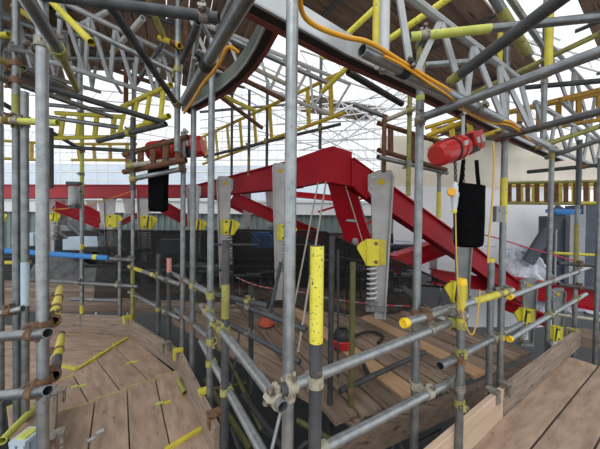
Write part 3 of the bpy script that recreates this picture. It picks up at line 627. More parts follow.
ladder('small amber ladder beam behind the red hoist', ((425, 128, 3.4), (478, 112, 3.2)), ((428, 150, 3.4), (480, 134, 3.2)), 3, 'yellow_deep')
ladder('amber ladder beam crossing the upper right deck edge', ((510, 112, 3.6), (610, 92, 3.4)), ((510, 135, 3.6), (610, 118, 3.4)), 5, 'rust_orange')
ladder('amber ladder beam far behind left standards', ((-10, 140, 4.8), (40, 143, 4.8)), ((-10, 158, 4.8), (40, 160, 4.8)), 3, 'yellow_deep')
def lattice(label, c1, c2, n, material='alu_flat', r=.024, br=.014, group=None, flat=True, name='lattice_beam'):
    A, B = PY(*c1[0]), PY(*c1[1]); C_, D = PY(*c2[0]), PY(*c2[1])
    root = empty(name, (A+C_)/2); tag(root, label, 'lattice beam', group)
    for p, q in ((A, B), (C_, D)): MB().cyl(p, q, r, 8).build('chord', material, root, None, SM)
    for k in range(n):
        for p, q in ((A.lerp(B, k/n), C_.lerp(D, (k+.5)/n)), (C_.lerp(D, (k+.5)/n), A.lerp(B, (k+1)/n))):
            mb = MB()
            if flat: mb.sweep([p, q], [(-br, -.009), (br, -.009), (br, .009), (-br, .009)], up=(0, 1, .01))
            else: mb.cyl(p, q, br, 5)
            mb.build('brace', material, root, None, SM if not flat else None)
    return root
lattice('aluminium lattice beam with flat bars above the right ledger', ((398, -12, 1.45), (520, 80, 2.3)), ((378, 64, 1.3), (548, 146, 2.3)), 4, r=.026, br=.017)
lattice('second aluminium lattice beam receding at far right', ((535, 102, 2.7), (612, 150, 4.0)), ((540, 145, 2.7), (612, 172, 4.0)), 5, br=.016)
lattice('aluminium lattice beam under the dark deck at upper left', ((30, -14, 2.2), (182, 60, 2.8)), ((44, 60, 2.4), (186, 104, 2.9)), 6, br=.017)
lattice('aluminium lattice beam high behind the topmost left tubes', ((-10, 14, 2.5), (100, 40, 3.6)), ((-10, 58, 2.5), (100, 92, 3.6)), 5, br=.015)
lattice('aluminium lattice beam behind the curved rail near centre', ((190, 18, 2.6), (350, 84, 3.8)), ((196, 62, 2.6), (340, 118, 3.8)), 6, br=.016, material='alu_white')
lattice('aluminium lattice beam in the upper right behind yellow post', ((545, 40, 3.0), (612, 112, 4.5)), ((560, 100, 3.3), (612, 150, 4.5)), 3, br=.02)
# far temporary-roof lattice girders and standards
FG = 'far roof lattice girders'; FL = 'thin pale lattice girder of the far temporary roof'
rf = random.Random(11)
for (xa, ya, Ya, xb, yb, Yb, h, n) in [(-20, 128, 9, 150, 140, 9, 12, 16), (-20, 150, 11, 220, 156, 11, 8, 22), (-20, 163, 12.5, 240, 166, 12.5, 6, 22), (190, 150, 9, 420, 150, 9, 10, 20), (190, 170, 11.5, 420, 168, 11.5, 7, 24),
        (200, 120, 8, 420, 92, 6.5, 14, 16), (220, 138, 10, 420, 126, 8.5, 10, 18), (250, 60, 5.2, 420, 140, 10, 14, 7), (210, 70, 5, 400, 165, 12, 12, 8), (300, 50, 4.8, 420, 90, 6.6, 16, 8), (330, 140, 10, 430, 70, 5.5, 10, 6), (50, 105, 7, 180, 128, 8.6, 12, 10),
        (20, 84, 6, 170, 96, 6.6, 10, 10), (470, 5, 4.6, 560, 40, 5.2, 14, 6), (505, 100, 6.2, 612, 132, 7.5, 10, 10), (485, 28, 5.2, 600, 60, 5.4, 12, 8)]:
    lattice(FL, ((xa, ya, Ya), (xb, yb, Yb)), ((xa, ya+h, Ya), (xb, yb+h, Yb)), n, 'far_white', r=.02, br=.010, group=FG, flat=False, name='lattice_girder')
for k in range(22):
    px = [4, 22, 60, 72, 96, 108, 128, 150, 166, 205, 222, 241, 258, 277, 300, 312, 333, 346, 358, 366, 374, 398][k]; Y = [12.0, 13, 12.4, 13.5, 12.2, 12.8][k % 6]
    standard('far%d' % k, 'thin pale upright of the far scaffold', px, 150, Y, 90 if k > 8 else 128, 200, 'far_white', z0=-3, group='far scaffold uprights', hollow=False)
for k, (xa, ya, xb, yb, Y) in enumerate([(-20, 172, 260, 172, 11), (-20, 179, 240, 180, 12), (200, 128, 420, 118, 9), (200, 142, 420, 138, 10), (200, 160, 420, 158, 11), (200, 179, 330, 178, 12), (230, 110, 420, 108, 8), (280, 92, 420, 112, 8), (-20, 145, 140, 148, 9), (300, 150, 420, 118, 8), (210, 118, 330, 150, 8), (250, 150, 410, 80, 7)]):
    ty('farh%d' % k, 'thin pale ledger of the far scaffold', (xa, ya), Y, (xb, yb), Y*.95, 'far_white', group='far scaffold ledgers', hollow=False)
# ================================================================== OVERHEAD DECKS
def over_deck(label, corner, d, acr, L, n, z):
    root = empty('overhead_deck', (corner[0], corner[1], z)); tag(root, label, 'deck')
    d, acr = V((*d, 0)).normalized(), V((*acr, 0)).normalized(); rr = random.Random(int(L*100))
    for k in range(n):
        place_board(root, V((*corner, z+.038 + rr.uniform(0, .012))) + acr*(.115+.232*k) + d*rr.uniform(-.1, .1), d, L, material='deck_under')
    for k in range(3):
        p = V((*corner, z-.03)) + d*(L*(.15+.35*k)); MB().cyl(p - acr*.1, p + acr*(.232*n+.1), R, 10).build('bearer', 'galv_dark', root, None, SM)
    return root
dA = (-.45, .89); dB = (.82, .573)
over_deck('brown board deck overhead at the far left', (-2.2, 2.0), (-.6, .8), (-.8, -.6), 4.2, 9, 4.0)
over_deck('brown board deck overhead between the two left decks', (-1.75, 1.9), (-.03, 1), (-1, -.03), 2.75, 13, 4.16)
over_deck('brown board deck overhead beyond the left edge standards', (-4.6, 1.2), (-.6, .8), (-.8, -.6), 3.8, 8, 4.05)
over_deck('brown board deck overhead behind the curved rail', (.10, 2.3), dA, (-.89, -.45), 3.2, 9, 4.0)
over_deck('brown board deck overhead right of the middle standard', (.35, 1.75), dB, (-.573, .82), 4.6, 6, 4.0)
over_deck('brown board deck overhead at the upper right corner', (1.6, 1.9), dB, (.573, -.82), 4.6, 7, 4.0)
over_deck('small brown deck overhead beyond the right lattice beam', (3.6, 4.9), dB, (-.573, .82), 2.4, 5, 3.6)
over_deck('brown deck far beyond the yellow ladder beam', (.2, 7.6), (.9, .3), (-.3, .9), 2.6, 5, 5.2)
# ================================================================== RUNWAY RAILS AND HOISTS
ZR = 2.50
def runway(label, path, flip=1, material='alu', h=.115):
    root = empty('runway_rail', path[0]); tag(root, label, 'rail')
    hw = .05 if h > .1 else .042
    MB().sweep(path, [(-hw, .004), (-hw, h), (-hw+.012, h+.008), (hw-.012, h+.008), (hw, h), (hw, .004)]).build('channel', material, root)
    f = flip
    MB().sweep(path, [(f*hw*a, b) for a, b in ((1, -.006), (.72, -.006), (.72, .004), (1, .004))]).build('lip', 'alu_flat', root)
    MB().sweep(path, [(f*hw*a, b) for a, b in ((.72, -.001), (-.35, -.001), (-.35, .004), (.72, .004))]).build('slot', 'rubber', root)
    MB().sweep(path, [(f*hw*a, b) for a, b in ((-.35, -.008), (-1, -.008), (-1, .004), (-.35, .004))]).build('busbar', 'busbar', root)
    return root
runway('straight aluminium hoist runway rail below the orange cable', [PZ(238, 3, ZR), PZ(340, 57, ZR), PZ(430, 99, ZR), PZ(515, 141, ZR), PZ(560, 161, ZR)])
cp = [(281, 12), (271, 30), (262, 48), (252, 64), (241, 77), (225, 90), (200, 105), (186, 112)]
runway('curved hoist runway rail turning down to the left', [PZ(a, b, ZR+.05) for a, b in cp], -1, 'alu_green', .095)
def chain_links(mb, p, q, n, s=.011):
    for k in range(n):
        c = V(p).lerp(V(q), (k+.5)/n); a = (V(q)-V(p)).normalized()*s*.9
        sd = V((1, 0, 0)) if k % 2 else V((0, 1, 0)); pts = [c - a*1.2, c - a*.7 + sd*s*.6, c + a*.7 + sd*s*.6, c + a*1.2, c + a*.7 - sd*s*.6, c - a*.7 - sd*s*.6, c - a*1.2]
        for u_, w_ in zip(pts[:-1], pts[1:]): mb.cyl(u_, w_, s*.28, 4)
def hoist(label, c, ax, r, L, rail_z, Y, detail=True):
    root = empty('chain_hoist', c); tag(root, label, 'hoist'); c = V(c); ax = V(ax).normalized()
    sd = ax.cross(V((0, 0, 1))).normalized(); up = sd.cross(ax)
    if sd.y > 0: sd = -sd
    pr = [(r*.72, -L*.52), (r*.95, -L*.48), (r, -L*.42), (r, -L*.02), (r*1.06, -L*.02), (r*1.06, L*.03), (r, L*.03), (r, L*.10), (r*.6, L*.12)]
    MB().lathe(c, ax, pr, 24).build('motor_housing', 'red_gloss', root, None, SM)
    MB().lathe(c, ax, [(r*1.07, -L*.19), (r*1.07, -L*.16)], 24).build('strap', 'rubber', root, None, SM)
    mb = MB(); h = c + ax*(L*.22); mb.box(h, ax*(L*.12), sd*(r*.75), up*(r*.8)); mb.build('gearbox', 'black', root)
    e = c + ax*(L*.31) - sd*0
    MB().lathe(e, ax, [(r*.9, -L*.02), (r*1.02, L*.02), (r*1.02, L*.17), (r*.9, L*.21)], 6).build('end_housing', 'red_gloss', root, None, SM)
    MB().box(c + ax*(L*.31) + up*(r*.35) + sd*(r*.55), ax*(L*.13), sd*(r*.4), up*(r*.55)).build('control_box', 'red_gloss', root)
    for da, w_, hh in ((.40, .05, .3), (.27, .04, .25)):
        MB().box(c + ax*(L*da) + sd*(r*.99) + up*(r*.15), ax*(L*w_), sd*.002, up*(r*hh)).build('decal', 'alu_white', root)
    MB().box(c - ax*(L*.05) + sd*(r*.98) + up*(r*.25), ax*(L*.05), sd*(r*.05), up*(r*.2)).build('decal', 'alu_white', root)
    top = c + ax*(L*.2) + up*(r*.8)
    mb = MB(); mb.sweep([top, V((top.x, top.y, rail_z))], [(-.012, -.006), (.012, -.006), (.012, .006), (-.012, .006)], up=(0, 1, 0)); mb.cyl(V((top.x, top.y-.03, rail_z-.015)), V((top.x, top.y+.03, rail_z-.015)), .02, 10); mb.build('trolley', 'alu', root)
    return root, ax, sd, up
def bag(label, top, w, h, d, z_strap, bag_c=None):
    root = empty('chain_bag', top); tag(root, label, 'chain bag'); top = V(top)
    mb = MB(); n = 24; vs = []; prof = [(0, 1.0, .96), (.03, 1.02, 1), (.1, 1.0, 1), (.5, .96, 1), (.9, .94, 1), (.97, .90, .9), (1.0, .7, .6)]
    for t_, sx, sy in prof:
        for k in range(n):
            a = 6.28319*k/n; cs, sn = math.cos(a), math.sin(a); e = .55
            xx = math.copysign(abs(cs)**e, cs)*w/2*sx; yy = math.copysign(abs(sn)**e, sn)*d/2*sy
            wob = .012*math.sin(3*a + t_*5)*w*4
            vs.append(top + V((xx + wob*.3, yy, -h*t_ + (.02*h*math.sin(2*a) if t_ < .05 else 0))))
    fs = [(i*n+k, i*n+(k+1) % n, (i+1)*n+(k+1) % n, (i+1)*n+k) for i in range(len(prof)-1) for k in range(n)] + [tuple(range((len(prof)-1)*n, len(prof)*n))]
    mb.add(vs, fs); mb.build('sack', 'black_fabric', root, None, 1.0)
    for sx in (-.32, .32):
        p = top + V((sx*w, 0, -.01)); q = V((top.x + sx*w*.75, top.y, z_strap))
        MB().sweep([p + V((sx*.1*w, 0, -.02)), p.lerp(q, .5), q], [(-w*.07, -.003), (w*.07, -.003), (w*.07, .003), (-w*.07, .003)], up=(0, 1, 0)).build('strap', 'black_fabric', root)
    return root
HY = 2.2
hc = PY(457, 148, HY); hax = PY(486, 139, HY+.16) - PY(432, 158, HY-.16)
hroot, hx, hs, hu = hoist('red chain hoist with black strap under straight runway rail', hc, hax, .098, .54, ZR, HY)
bag('black chain bag hanging under the near red hoist', PY(469.5, 185, HY), .228, .525, .14, PY(470, 160, HY).z)
mb = MB(); chain_links(mb, PY(455, 160, HY), PY(456, 186, HY), 9, .015); mb.build('load_chain', 'black', hroot)
mb = MB(); chain_links(mb, PY(464, 158, HY), PY(463, 186, HY), 9, .015); mb.build('load_chain', 'black', hroot)
HL = 2.75
hl = PY(176, 149, HL)
lroot, *_ = hoist('partly hidden red chain hoist at left behind hanging ladder', hl, PY(198, 146, HL) - PY(154, 151, HL), .105, .56, ZR, HL)
bag('black chain bag hanging under the left red hoist', PY(158.5, 163, 2.62), .185, .49, .12, PY(158, 150, 2.62).z)
# plug and cables
def cable(name, label, pts, r, material, cat='cable', group=None):
    P = [V(p) for p in pts]; out = []
    for i in range(len(P)-1):
        p0, p1, p2, p3 = P[max(i-1, 0)], P[i], P[i+1], P[min(i+2, len(P)-1)]
        for k in range(6):
            t = k/6; out.append(.5*((2*p1) + (p2-p0)*t + (2*p0-5*p1+4*p2-p3)*t*t + (3*p1-p0-3*p2+p3)*t**3))
    out.append(P[-1]); prof = [(r*math.cos(6.28319*k/8), r*math.sin(6.28319*k/8)) for k in range(8)]
    up = (0, 0, 1) if abs((P[-1]-P[0]).normalized().z) < .8 else (0, 1, 0)
    o = MB().sweep(out, prof, up).build(name, material, None, P[0], 1.0)
    return tag(o, label, cat, group)
zc = 2.25
cable('orange_cable', 'thick orange cable dipping along the straight runway rail', [PZ(a, b, zc) for a, b in ((299, -10), (303, 14), (318, 27), (345, 37), (370, 43), (402, 62), (428, 78), (448, 90), (468, 106), (490, 118), (512, 123), (522, 134))], .009, 'cable_orange')
cable('orange_cable', 'second thinner orange cable tied below the first', [PZ(a, b, zc-.02) for a, b in ((384, 56), (405, 67), (430, 84), (450, 97), (470, 114), (492, 123), (511, 126), (530, 140), (545, 150))], .006, 'cable_orange')
cable('orange_cable', 'orange cable looping beside the top left ledger', [PZ(a, b, 2.2) for a, b in ((238, 52), (228, 47), (221, 60), (213, 72), (203, 84), (192, 102), (184, 113))], .007, 'cable_orange')
cable('power_cable', 'yellow power cable hanging down right of the black bag', [PY(a, b, 1.75) for a, b in ((493, 142), (494, 165), (492, 205), (489, 240), (488, 263))], .006, 'cable_yellow')
cable('power_cable', 'yellow power cable hanging from the grey plug', [PY(a, b, 1.55) for a, b in ((455.5, 211), (456, 240), (457, 268), (459, 295), (466, 326), (473, 334), (478, 312), (480, 290))], .004, 'cable_yellow')
cable('orange_cable', 'thin orange cord sagging in front of far red beam', [PY(a, b, 4.6) for a, b in ((40, 209), (62, 209), (88, 205), (112, 198), (135, 190))], .008, 'cable_orange')
cable('red_rope', 'thin red rope sloping down in front of white sheeting', [PY(a, b, 4.0) for a, b in ((481, 234), (500, 239), (525, 247), (550, 254), (590, 265))], .010, 'cable_red', 'rope')
pl = empty('power_plug', PY(455, 195, 1.55)); tag(pl, 'grey plug and yellow-flapped socket hanging left of the bag', 'plug')
P0 = PY(455, 182, 1.55); dn = V((0, 0, -1))
MB().lathe(P0, dn, [(.008, 0), (.014, .01), (.018, .03), (.018, .06), (.023, .065), (.023, .085), (.02, .09), (.017, .13), (.012, .165)], 14).build('plug_body', 'plug_grey', pl, None, SM)
MB().lathe(PY(451.5, 192, 1.54), V((-.3, -1, .1)), [(.024, -.008), (.026, 0), (.022, .008)], 16).build('flap', 'cable_orange', pl, None, SM)
MB().lathe(P0 + dn*.165, dn, [(.013, 0), (.014, .012), (.009, .02)], 12).build('gland', 'tape_yellow', pl, None, SM)
MB().cyl(P0, PY(454.5, 160, 1.57), .004, 6).build('lead', 'black', pl)
# ================================================================== RED RING
def ibeam(label, p, q, h, wd, material='red_steel', up=(0, 0, 1), group=None, parent=None, name='red_beam'):
    p, q = V(p), V(q); tf = .022; tw = .012
    pr = [(-wd/2, h/2), (-wd/2, h/2-tf), (-tw/2, h/2-tf), (-tw/2, -h/2+tf), (-wd/2, -h/2+tf), (-wd/2, -h/2), (wd/2, -h/2), (wd/2, -h/2+tf), (tw/2, -h/2+tf), (tw/2, h/2-tf), (wd/2, h/2-tf), (wd/2, h/2)]
    mb = MB(); up = V(up); t = (q-p).normalized(); s = t.cross(up).normalized(); u = s.cross(t)
    vs = [c + s*a + u*b for c in (p, q) for a, b in pr]; n = 12
    fs = [(i, (i+1) % n, n+(i+1) % n, n+i) for i in range(n)] + [(0, 1, 2, 9, 10, 11), (3, 4, 5, 6, 7, 8), (2, 3, 8, 9), (12, 13, 14, 21, 22, 23), (15, 16, 17, 18, 19, 20), (14, 15, 20, 21)]
    mb.add(vs, fs); o = mb.build(name, material, parent, p if parent is None else None)
    if parent is None: tag(o, label, 'steel beam', group)
    return o
CY = 3.6
def yl(px): return 1/(1/CY + (335-px)/335*(1/8.2-1/CY))      # forward distance of the left ring beam at a pixel
def yr(px): return 1/(1/CY + (px-350)/170*(1/5.2-1/CY))
rg = empty('red_ring', PY(335, 168, CY)); tag(rg, 'red steel ring beam with raised corner above inner deck', 'steel ring')
def boxbeam(name, L0, R0, thick, parent, flange=True):
    """L0,R0: (px, ytop, ybot, Y) ends of the visible face"""
    a, b = PY(L0[0], L0[1], L0[3]), PY(L0[0], L0[2], L0[3]); c, d = PY(R0[0], R0[1], R0[3]), PY(R0[0], R0[2], R0[3])
    nn = (c-a).cross(V((0, 0, 1))).normalized()
    if nn.y < 0: nn = -nn
    mb = MB(); mb.prism([a, c, d, b], nn*thick); o = mb.build(name, 'red_steel', parent)
    if flange:
        u1_, u2_ = (a-b).normalized()*.02, (c-d).normalized()*.02
        for p, q, s in ((a, c, 1), (b, d, -1)):
            MB().prism([p - nn*.05 + u1_*(s*.5+.5)*0, q - nn*.05, q - nn*.05 - u2_*s, p - nn*.05 - u1_*s], nn*(thick+.05)).build('flange', 'red_steel', o)
    return o
boxbeam('ring_beam', (-20, 184.5, 198.5, 7.4), (198, 185, 197.5, 5.1), .16, rg)
boxbeam('ring_beam', (197, 185, 197.5, 5.1), (298, 159, 187, 3.88), .16, rg)
# corner knuckle
def poly(pts, Y, d, name, material, parent):
    return MB().prism([PY(a, b, Y if len(t) < 3 else t[2]) for t in pts for a, b in [t[:2]]], d).build(name, material, parent)
poly([(296, 158, 3.9), (325, 148, 3.62), (325, 181.5, 3.62), (296, 187, 3.9)], 3.6, (0, .2, 0), 'corner_plate', 'red_steel', rg)
poly([(325, 148, 3.62), (333, 146, 3.55), (333, 182.5, 3.55), (325, 181.5, 3.62)], 3.6, (0, .2, 0), 'corner_plate', 'red_steel', rg)
poly([(333, 146, 3.55), (352, 152, 3.62), (352, 186, 3.62), (333, 182.5, 3.55)], 3.6, (0, .2, 0), 'corner_plate', 'red_steel', rg)
poly([(352, 159, 3.58), (370, 171, 3.58), (368, 199, 3.58), (352, 186, 3.58)], 3.6, (0, .15, 0), 'corner_plate', 'red_steel', rg)
boxbeam('right_beam', (352, 158, 187, CY), (472, 245, 268, 4.7), .14, rg).name = 'ring_beam'
boxbeam('right_beam', (472, 245, 268, 4.7), (524, 287, 306, 5.2), .14, rg).name = 'ring_beam'
poly([(327, 181, 3.75), (354, 183, 3.75), (364, 218, 4.0), (376, 252, 4.2), (372, 256, 4.2), (345, 240, 4.2), (336, 215, 4.0)], 3.7, (.05, .12, 0), 'corner_arm', 'red_steel', rg)
for sx, (p, q) in enumerate([((54, 205, 7.0), (106, 226, 7.4)), ((74, 203, 7.2), (112, 222, 7.6)), ((158, 204, 5.4), (197, 226, 5.8)), ((120, 224, 6.5), (152, 208, 6.2)), ((232, 198, 4.6), (322, 238, 5.0)), ((200, 188, 5.2), (248, 212, 5.4)), ((392, 264, 4.4), (470, 236, 5.4)), ((432, 276, 4.6), (500, 286, 5.4)), ((505, 284, 5.4), (612, 303, 4.6)), ((318, 212, 6), (390, 190, 6)), ((340, 238, 5.6), (400, 205, 5.8)), ((505, 304, 5.0), (550, 322, 4.6))]):
    A, B = PY(*p), PY(*q)
    hh = [.26, .2, .24, .10, .22, .16, .30, .26, .36, .05, .05, .2][sx]
    lb = ['red arm dropping inward behind the thick left standard', 'second red arm beside blue tube end, further back', 'red arm dropping behind the left black bag', 'thin red arm rising to the left bag hoist', 'long red arm sloping behind the middle standard', 'short red arm behind grey hanger left of middle',
          'red channel rising behind the big right hanger', 'level red beam behind the yellow hanger block at right', 'red beam low in front of white sheeting at far right', 'thin red strut behind the corner arm, upper', 'thin red strut behind the corner arm, lower', 'short red foot beam behind the capped right rail'][sx]
    ibeam(lb, A, B, hh, hh*.7)
poly([(279, 190, 7.5), (282, 196, 7.5), (357, 203, 6.5), (357, 197, 6.5)], 7, (0, .1, 0), 'red_tie', 'red_steel', rg)
# ================================================================== SPRING HANGERS
def helix(c, r, wire, z0, z1, turns, seg=10):
    pts = []
    for k in range(turns*seg+1):
        a = 6.28319*k/seg; pts.append(V((c.x + r*math.cos(a), c.y + r*math.sin(a), z0 + (z1-z0)*k/(turns*seg))))
    return MB().sweep(pts, [(wire*math.cos(6.28319*j/6), wire*math.sin(6.28319*j/6)) for j in range(6)])
def hanger(label, px, Y, yt, yb, side, wt, y_end, plate='hanger_plate', spring='spring_steel', spr=True, group=None):
    """tapered plate from pixel height yt; block centred at yb; side +1 = block to the right"""
    T = PY(px, yt, Y); ZB = PY(px, yb, Y).z; ZE = PY(px, y_end, Y).z; k = wt/.32
    root = empty('spring_hanger', V((T.x, T.y, ZE))); tag(root, label, 'hanger')
    H = T.z
    s = side
    pts = [V((T.x - s*.5*wt, T.y, H-.06*k)), V((T.x - s*.42*wt, T.y, H)), V((T.x + s*.1*wt, T.y, H)), V((T.x + s*.3*wt, T.y, H-.03*k)), V((T.x + s*.5*wt, T.y, H-.06*k)), V((T.x + s*.5*wt, T.y, H-.26*k)), V((T.x + s*.36*wt, T.y, H-.32*k)), V((T.x + s*.16*wt, T.y, ZE)), V((T.x - s*.24*wt, T.y, ZE))]
    p0 = MB().prism(pts, (0, .03, 0)).build('plate', plate, root)
    MB().prism([V((T.x + s*a*wt, T.y-.035, z)) for a, z in ((-.5, H-.08*k), (-.44, H-.08*k), (-.18, ZE), (-.24, ZE))], (0, .045, 0)).build('stiffener', plate, p0)
    for dx, dz in ((.32, -.10), (.36, -.22)):
        MB().lathe(V((T.x + s*dx*wt, T.y, H+dz*k)), (0, -1, 0), [(.022*k, 0), (.022*k, .02), (.012*k, .025)], 8).build('bolt', 'alu', p0)
    MB().box((T.x + s*.0*wt, T.y-.004, H-.15*k), (.045*k, 0, 0), (0, .004, 0), (0, 0, .035*k)).build('tag_plate', 'yellow_deep', p0)
    # yellow spring block
    bx_ = T.x + s*(.34*wt); bw = (.075 if s < 0 else .095)*k; bh = (.165 if s < 0 else .15)*k
    b0 = MB().box((bx_, T.y-.03, ZB), (bw, 0, 0), (0, .05, 0), (0, 0, bh)).build('spring_block', 'bright_yellow', root)
    MB().box((bx_ + s*.35*bw, T.y-.083, ZB), (.014*k, 0, -.03*k), (0, .004, 0), (.02*k, 0, bh*.9)).build('slot', 'black', b0) if wt < .31 else None
    for dz in (-.7, .7): MB().lathe((bx_ - s*.5*bw, T.y-.08, ZB+dz*bh), (0, -1, 0), [(.024*k, 0), (.024*k, .016), (.01*k, .02)], 6).build('bolt', 'bolt', b0)
    fx = bx_ + s*bw
    MB().prism([V((fx, T.y-.04, ZB+bh*.9)), V((fx + s*.05*k, T.y-.04, ZB+bh*.8)), V((fx + s*.11*k, T.y-.04, ZB+bh*.45)), V((fx + s*.11*k, T.y-.04, ZB+bh*.25)), V((fx, T.y-.04, ZB-bh*.9))], (0, .03, 0)).build('fin', 'bright_yellow', root)
    MB().box((T.x - s*.02*wt, T.y-.02, ZB), (.16*wt, 0, 0), (0, .045, 0), (0, 0, bh*.95)).build('back_block', 'yellow', root)
    if spr:
        c = V((bx_ - s*.01, T.y-.02, 0)); z1 = ZB-bh-.02; z0 = max(ZE + .12*k, z1 - .44*k)
        MB().cyl(V((c.x, c.y, z0-.1*k)), V((c.x, c.y, z1+.03)), .028*k, 10).build('damper_rod', 'hanger_grey', root, None, SM)
        helix(c, .056*k, .014*k, z0, z1, 7).build('spring', spring, root, None, 2.0)
        MB().lathe(V((c.x, c.y, z0)), (0, 0, -1), [(.075*k, 0), (.075*k, .03*k), (.04*k, .05*k), (.04*k, .12*k)], 12).build('spring_seat', 'hanger_grey', root, None, SM)
        MB().box((c.x - s*.06*k, T.y, z0-.1*k), (.13*k, 0, 0), (0, .04, 0), (0, 0, .03*k)).build('clevis', 'hanger_grey', root)
    return root
hanger('grey spring hanger at the left edge behind standards', 0, 7.9, 186, 217, 1, .24, 262)
hanger('spring hanger whose yellow block shows right of thick left standard', 52, 7.0, 187, 217, 1, .26, 258)
hanger('pale spring hanger above the blue foam tube end', 110, 6.2, 187, 221, 1, .32, 262)
hanger('pale spring hanger left of the left black bag', 144, 5.6, 186, 222, 1, .30, 262)
hanger('spring hanger behind the dark-topped left standards', 194, 4.9, 184, 226, 1, .26, 268)
hanger('pale spring hanger with long white spring left of middle standard', 225, 4.4, 176, 227, 1, .27, 288)
hanger('pale spring hanger half hidden behind the middle standard', 281, 3.95, 163, 232, 1, .26, 300)
hanger('largest grey spring hanger with bright yellow block right of corner', 381, 3.42, 170, 252, -1, .33, 319)
hanger('dark grey hanger behind the black chain bag', 463, 4.0, 224, 291, -1, .30, 332, 'hanger_grey')
hanger('dark grey hanger behind the capped far rails', 529, 4.2, 278, 316, -1, .26, 345, 'hanger_grey')
hanger('dark hanger with yellow block below last red beam', 558, 4.3, 288, 332, -1, .22, 350, 'hanger_grey')
# inner pale struts beneath the ring (second row of hangers behind)
ST = [(54, 198, 226, 7.2), (62, 198, 218, 7.3), (91, 200, 224, 7.6), (103, 200, 223, 7.0), (127, 198, 213, 6.8), (246, 190, 225, 5.0), (270, 189, 222, 4.8), (354, 193, 238, 4.2), (433, 243, 270, 5.2)]
SL = ['left behind thick standard', 'just right of thick left standard', 'left of lime topped standard', 'just left of pale hanger by blue tube', 'left of bend standard', 'left end of long red arm', 'over the long red arm', 'inside the corner arm', 'above the level red beam']
for (px, y0, y1, Y), sl in zip(ST, SL):
    T = PY(px, y0, Y); B = PY(px+1, y1, Y); k = Y*.012
    root = empty('tie_strut', B); tag(root, 'small pale tapered strut under red beam, ' + sl, 'strut')
    MB().prism([T + V((-k*1.6, 0, 0)), T + V((k*1.6, 0, 0)), B + V((k*.9, 0, 0)), B + V((-k*.9, 0, 0))], (0, .05, 0)).build('plate', 'hanger_plate', root)
    MB().lathe(B, (0, 0, -1), [(k*1.1, 0), (k*1.2, k*1.5), (k*.7, k*2.2)], 8).build('knuckle', 'alu_flat', root, None, SM)
    MB().cyl(B + V((0, 0, -k)), B + V((k*3, .3, -k*6)), k*.4, 8).build('rod', 'alu_flat', root)
st = ty('strutH', 'short silver tube bracing the corner arm', (338, 219.5), 4.1, (356, 221), 4.0, 'alu_flat')
# stay rods from the ring to the deck
for (a, b, lb, r) in (((318, 183, 3.6), (291, 322, 3.0), 'pale stay rod hanging from ring, left of pair', .010), ((326, 182, 3.6), (298, 352, 2.6), 'pale stay rod hanging from ring, right of pair', .012), ((345, 184, 3.7), (364, 246, 3.6), 'thin white rod inside the corner arm', .008)):
    o = MB().cyl(PY(*a), PY(*b), r, 8).build('stay_rod', 'coupler_pale', None, PY(*b), SM); tag(o, lb, 'rod')
# ================================================================== DARK PIT MACHINERY AND NETTING
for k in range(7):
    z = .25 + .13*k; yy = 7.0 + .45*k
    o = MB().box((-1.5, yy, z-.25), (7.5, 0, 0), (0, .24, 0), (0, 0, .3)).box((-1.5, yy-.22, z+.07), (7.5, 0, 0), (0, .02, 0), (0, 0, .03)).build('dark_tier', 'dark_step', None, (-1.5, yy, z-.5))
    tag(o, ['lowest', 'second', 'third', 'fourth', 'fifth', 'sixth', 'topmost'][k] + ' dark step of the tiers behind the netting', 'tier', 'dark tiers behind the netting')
rt = random.Random(21)
for k in range(26):
    px = 100 + rt.uniform(0, 310); py = rt.uniform(246, 290); Y = rt.uniform(5.0, 6.8); L = rt.uniform(.15, .6); c = PY(px, py, Y)
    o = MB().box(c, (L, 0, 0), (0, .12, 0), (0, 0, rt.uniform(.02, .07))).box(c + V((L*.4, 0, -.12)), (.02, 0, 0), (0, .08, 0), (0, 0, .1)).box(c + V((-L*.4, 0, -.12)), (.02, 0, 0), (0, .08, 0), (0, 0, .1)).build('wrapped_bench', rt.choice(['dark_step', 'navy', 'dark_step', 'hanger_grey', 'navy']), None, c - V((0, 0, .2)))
    tag(o, 'dark wrapped bench among the gloom behind netting', 'bench', 'dark benches behind the netting')
for (px, py, Y, L, mt_, lb) in ((262, 241, 6, .22, 'blue_foam', 'blue tarp bundle behind the netting near middle'), (88, 244, 7, .5, 'pale_blue', 'pale blue wrapped crate behind lime topped standard'), (62, 226, 8, .4, 'hanger_grey', 'grey wrapped crate near thick left standard'), (30, 240, 7.4, .3, 'pale_blue', 'pale cylinder drum near left edge standards'), (172, 247, 6.6, .3, 'navy', 'navy wrapped crate behind left black bag')):
    c = PY(px, py, Y); o = MB().box(c, (L, 0, 0), (0, .2, 0), (0, 0, .14)).box(c + V((0, 0, .15)), (L*.8, 0, 0), (0, .16, 0), (0, 0, .05)).build('wrapped_crate', mt_, None, c - V((0, 0, .14))); tag(o, lb, 'crate')
# rubble / grey covered heap by left far end
mb = MB(); n = 30; m_ = 8; vs = []
rh = random.Random(9)
for j in range(m_+1):
    for i in range(n+1):
        u, v_ = i/n, j/m_; hgt = math.sin(v_*3.14)*(.45+.25*math.sin(u*7+1)+.15*math.sin(u*19)) + rh.uniform(-.05, .05)
        vs.append(V((-6.8 + 5.0*u, 6.4 + 1.0*v_, max(0, hgt*.75))))
W = n+1; mb.add(vs, [(j*W+i, j*W+i+1, (j+1)*W+i+1, (j+1)*W+i) for j in range(m_) for i in range(n)])
o = mb.build('covered_heap', 'dark_sheet', None, (-4.5, 6.8, 0), 1.2); tag(o, 'grey sheeted heap lying behind the left walkway end', 'heap')
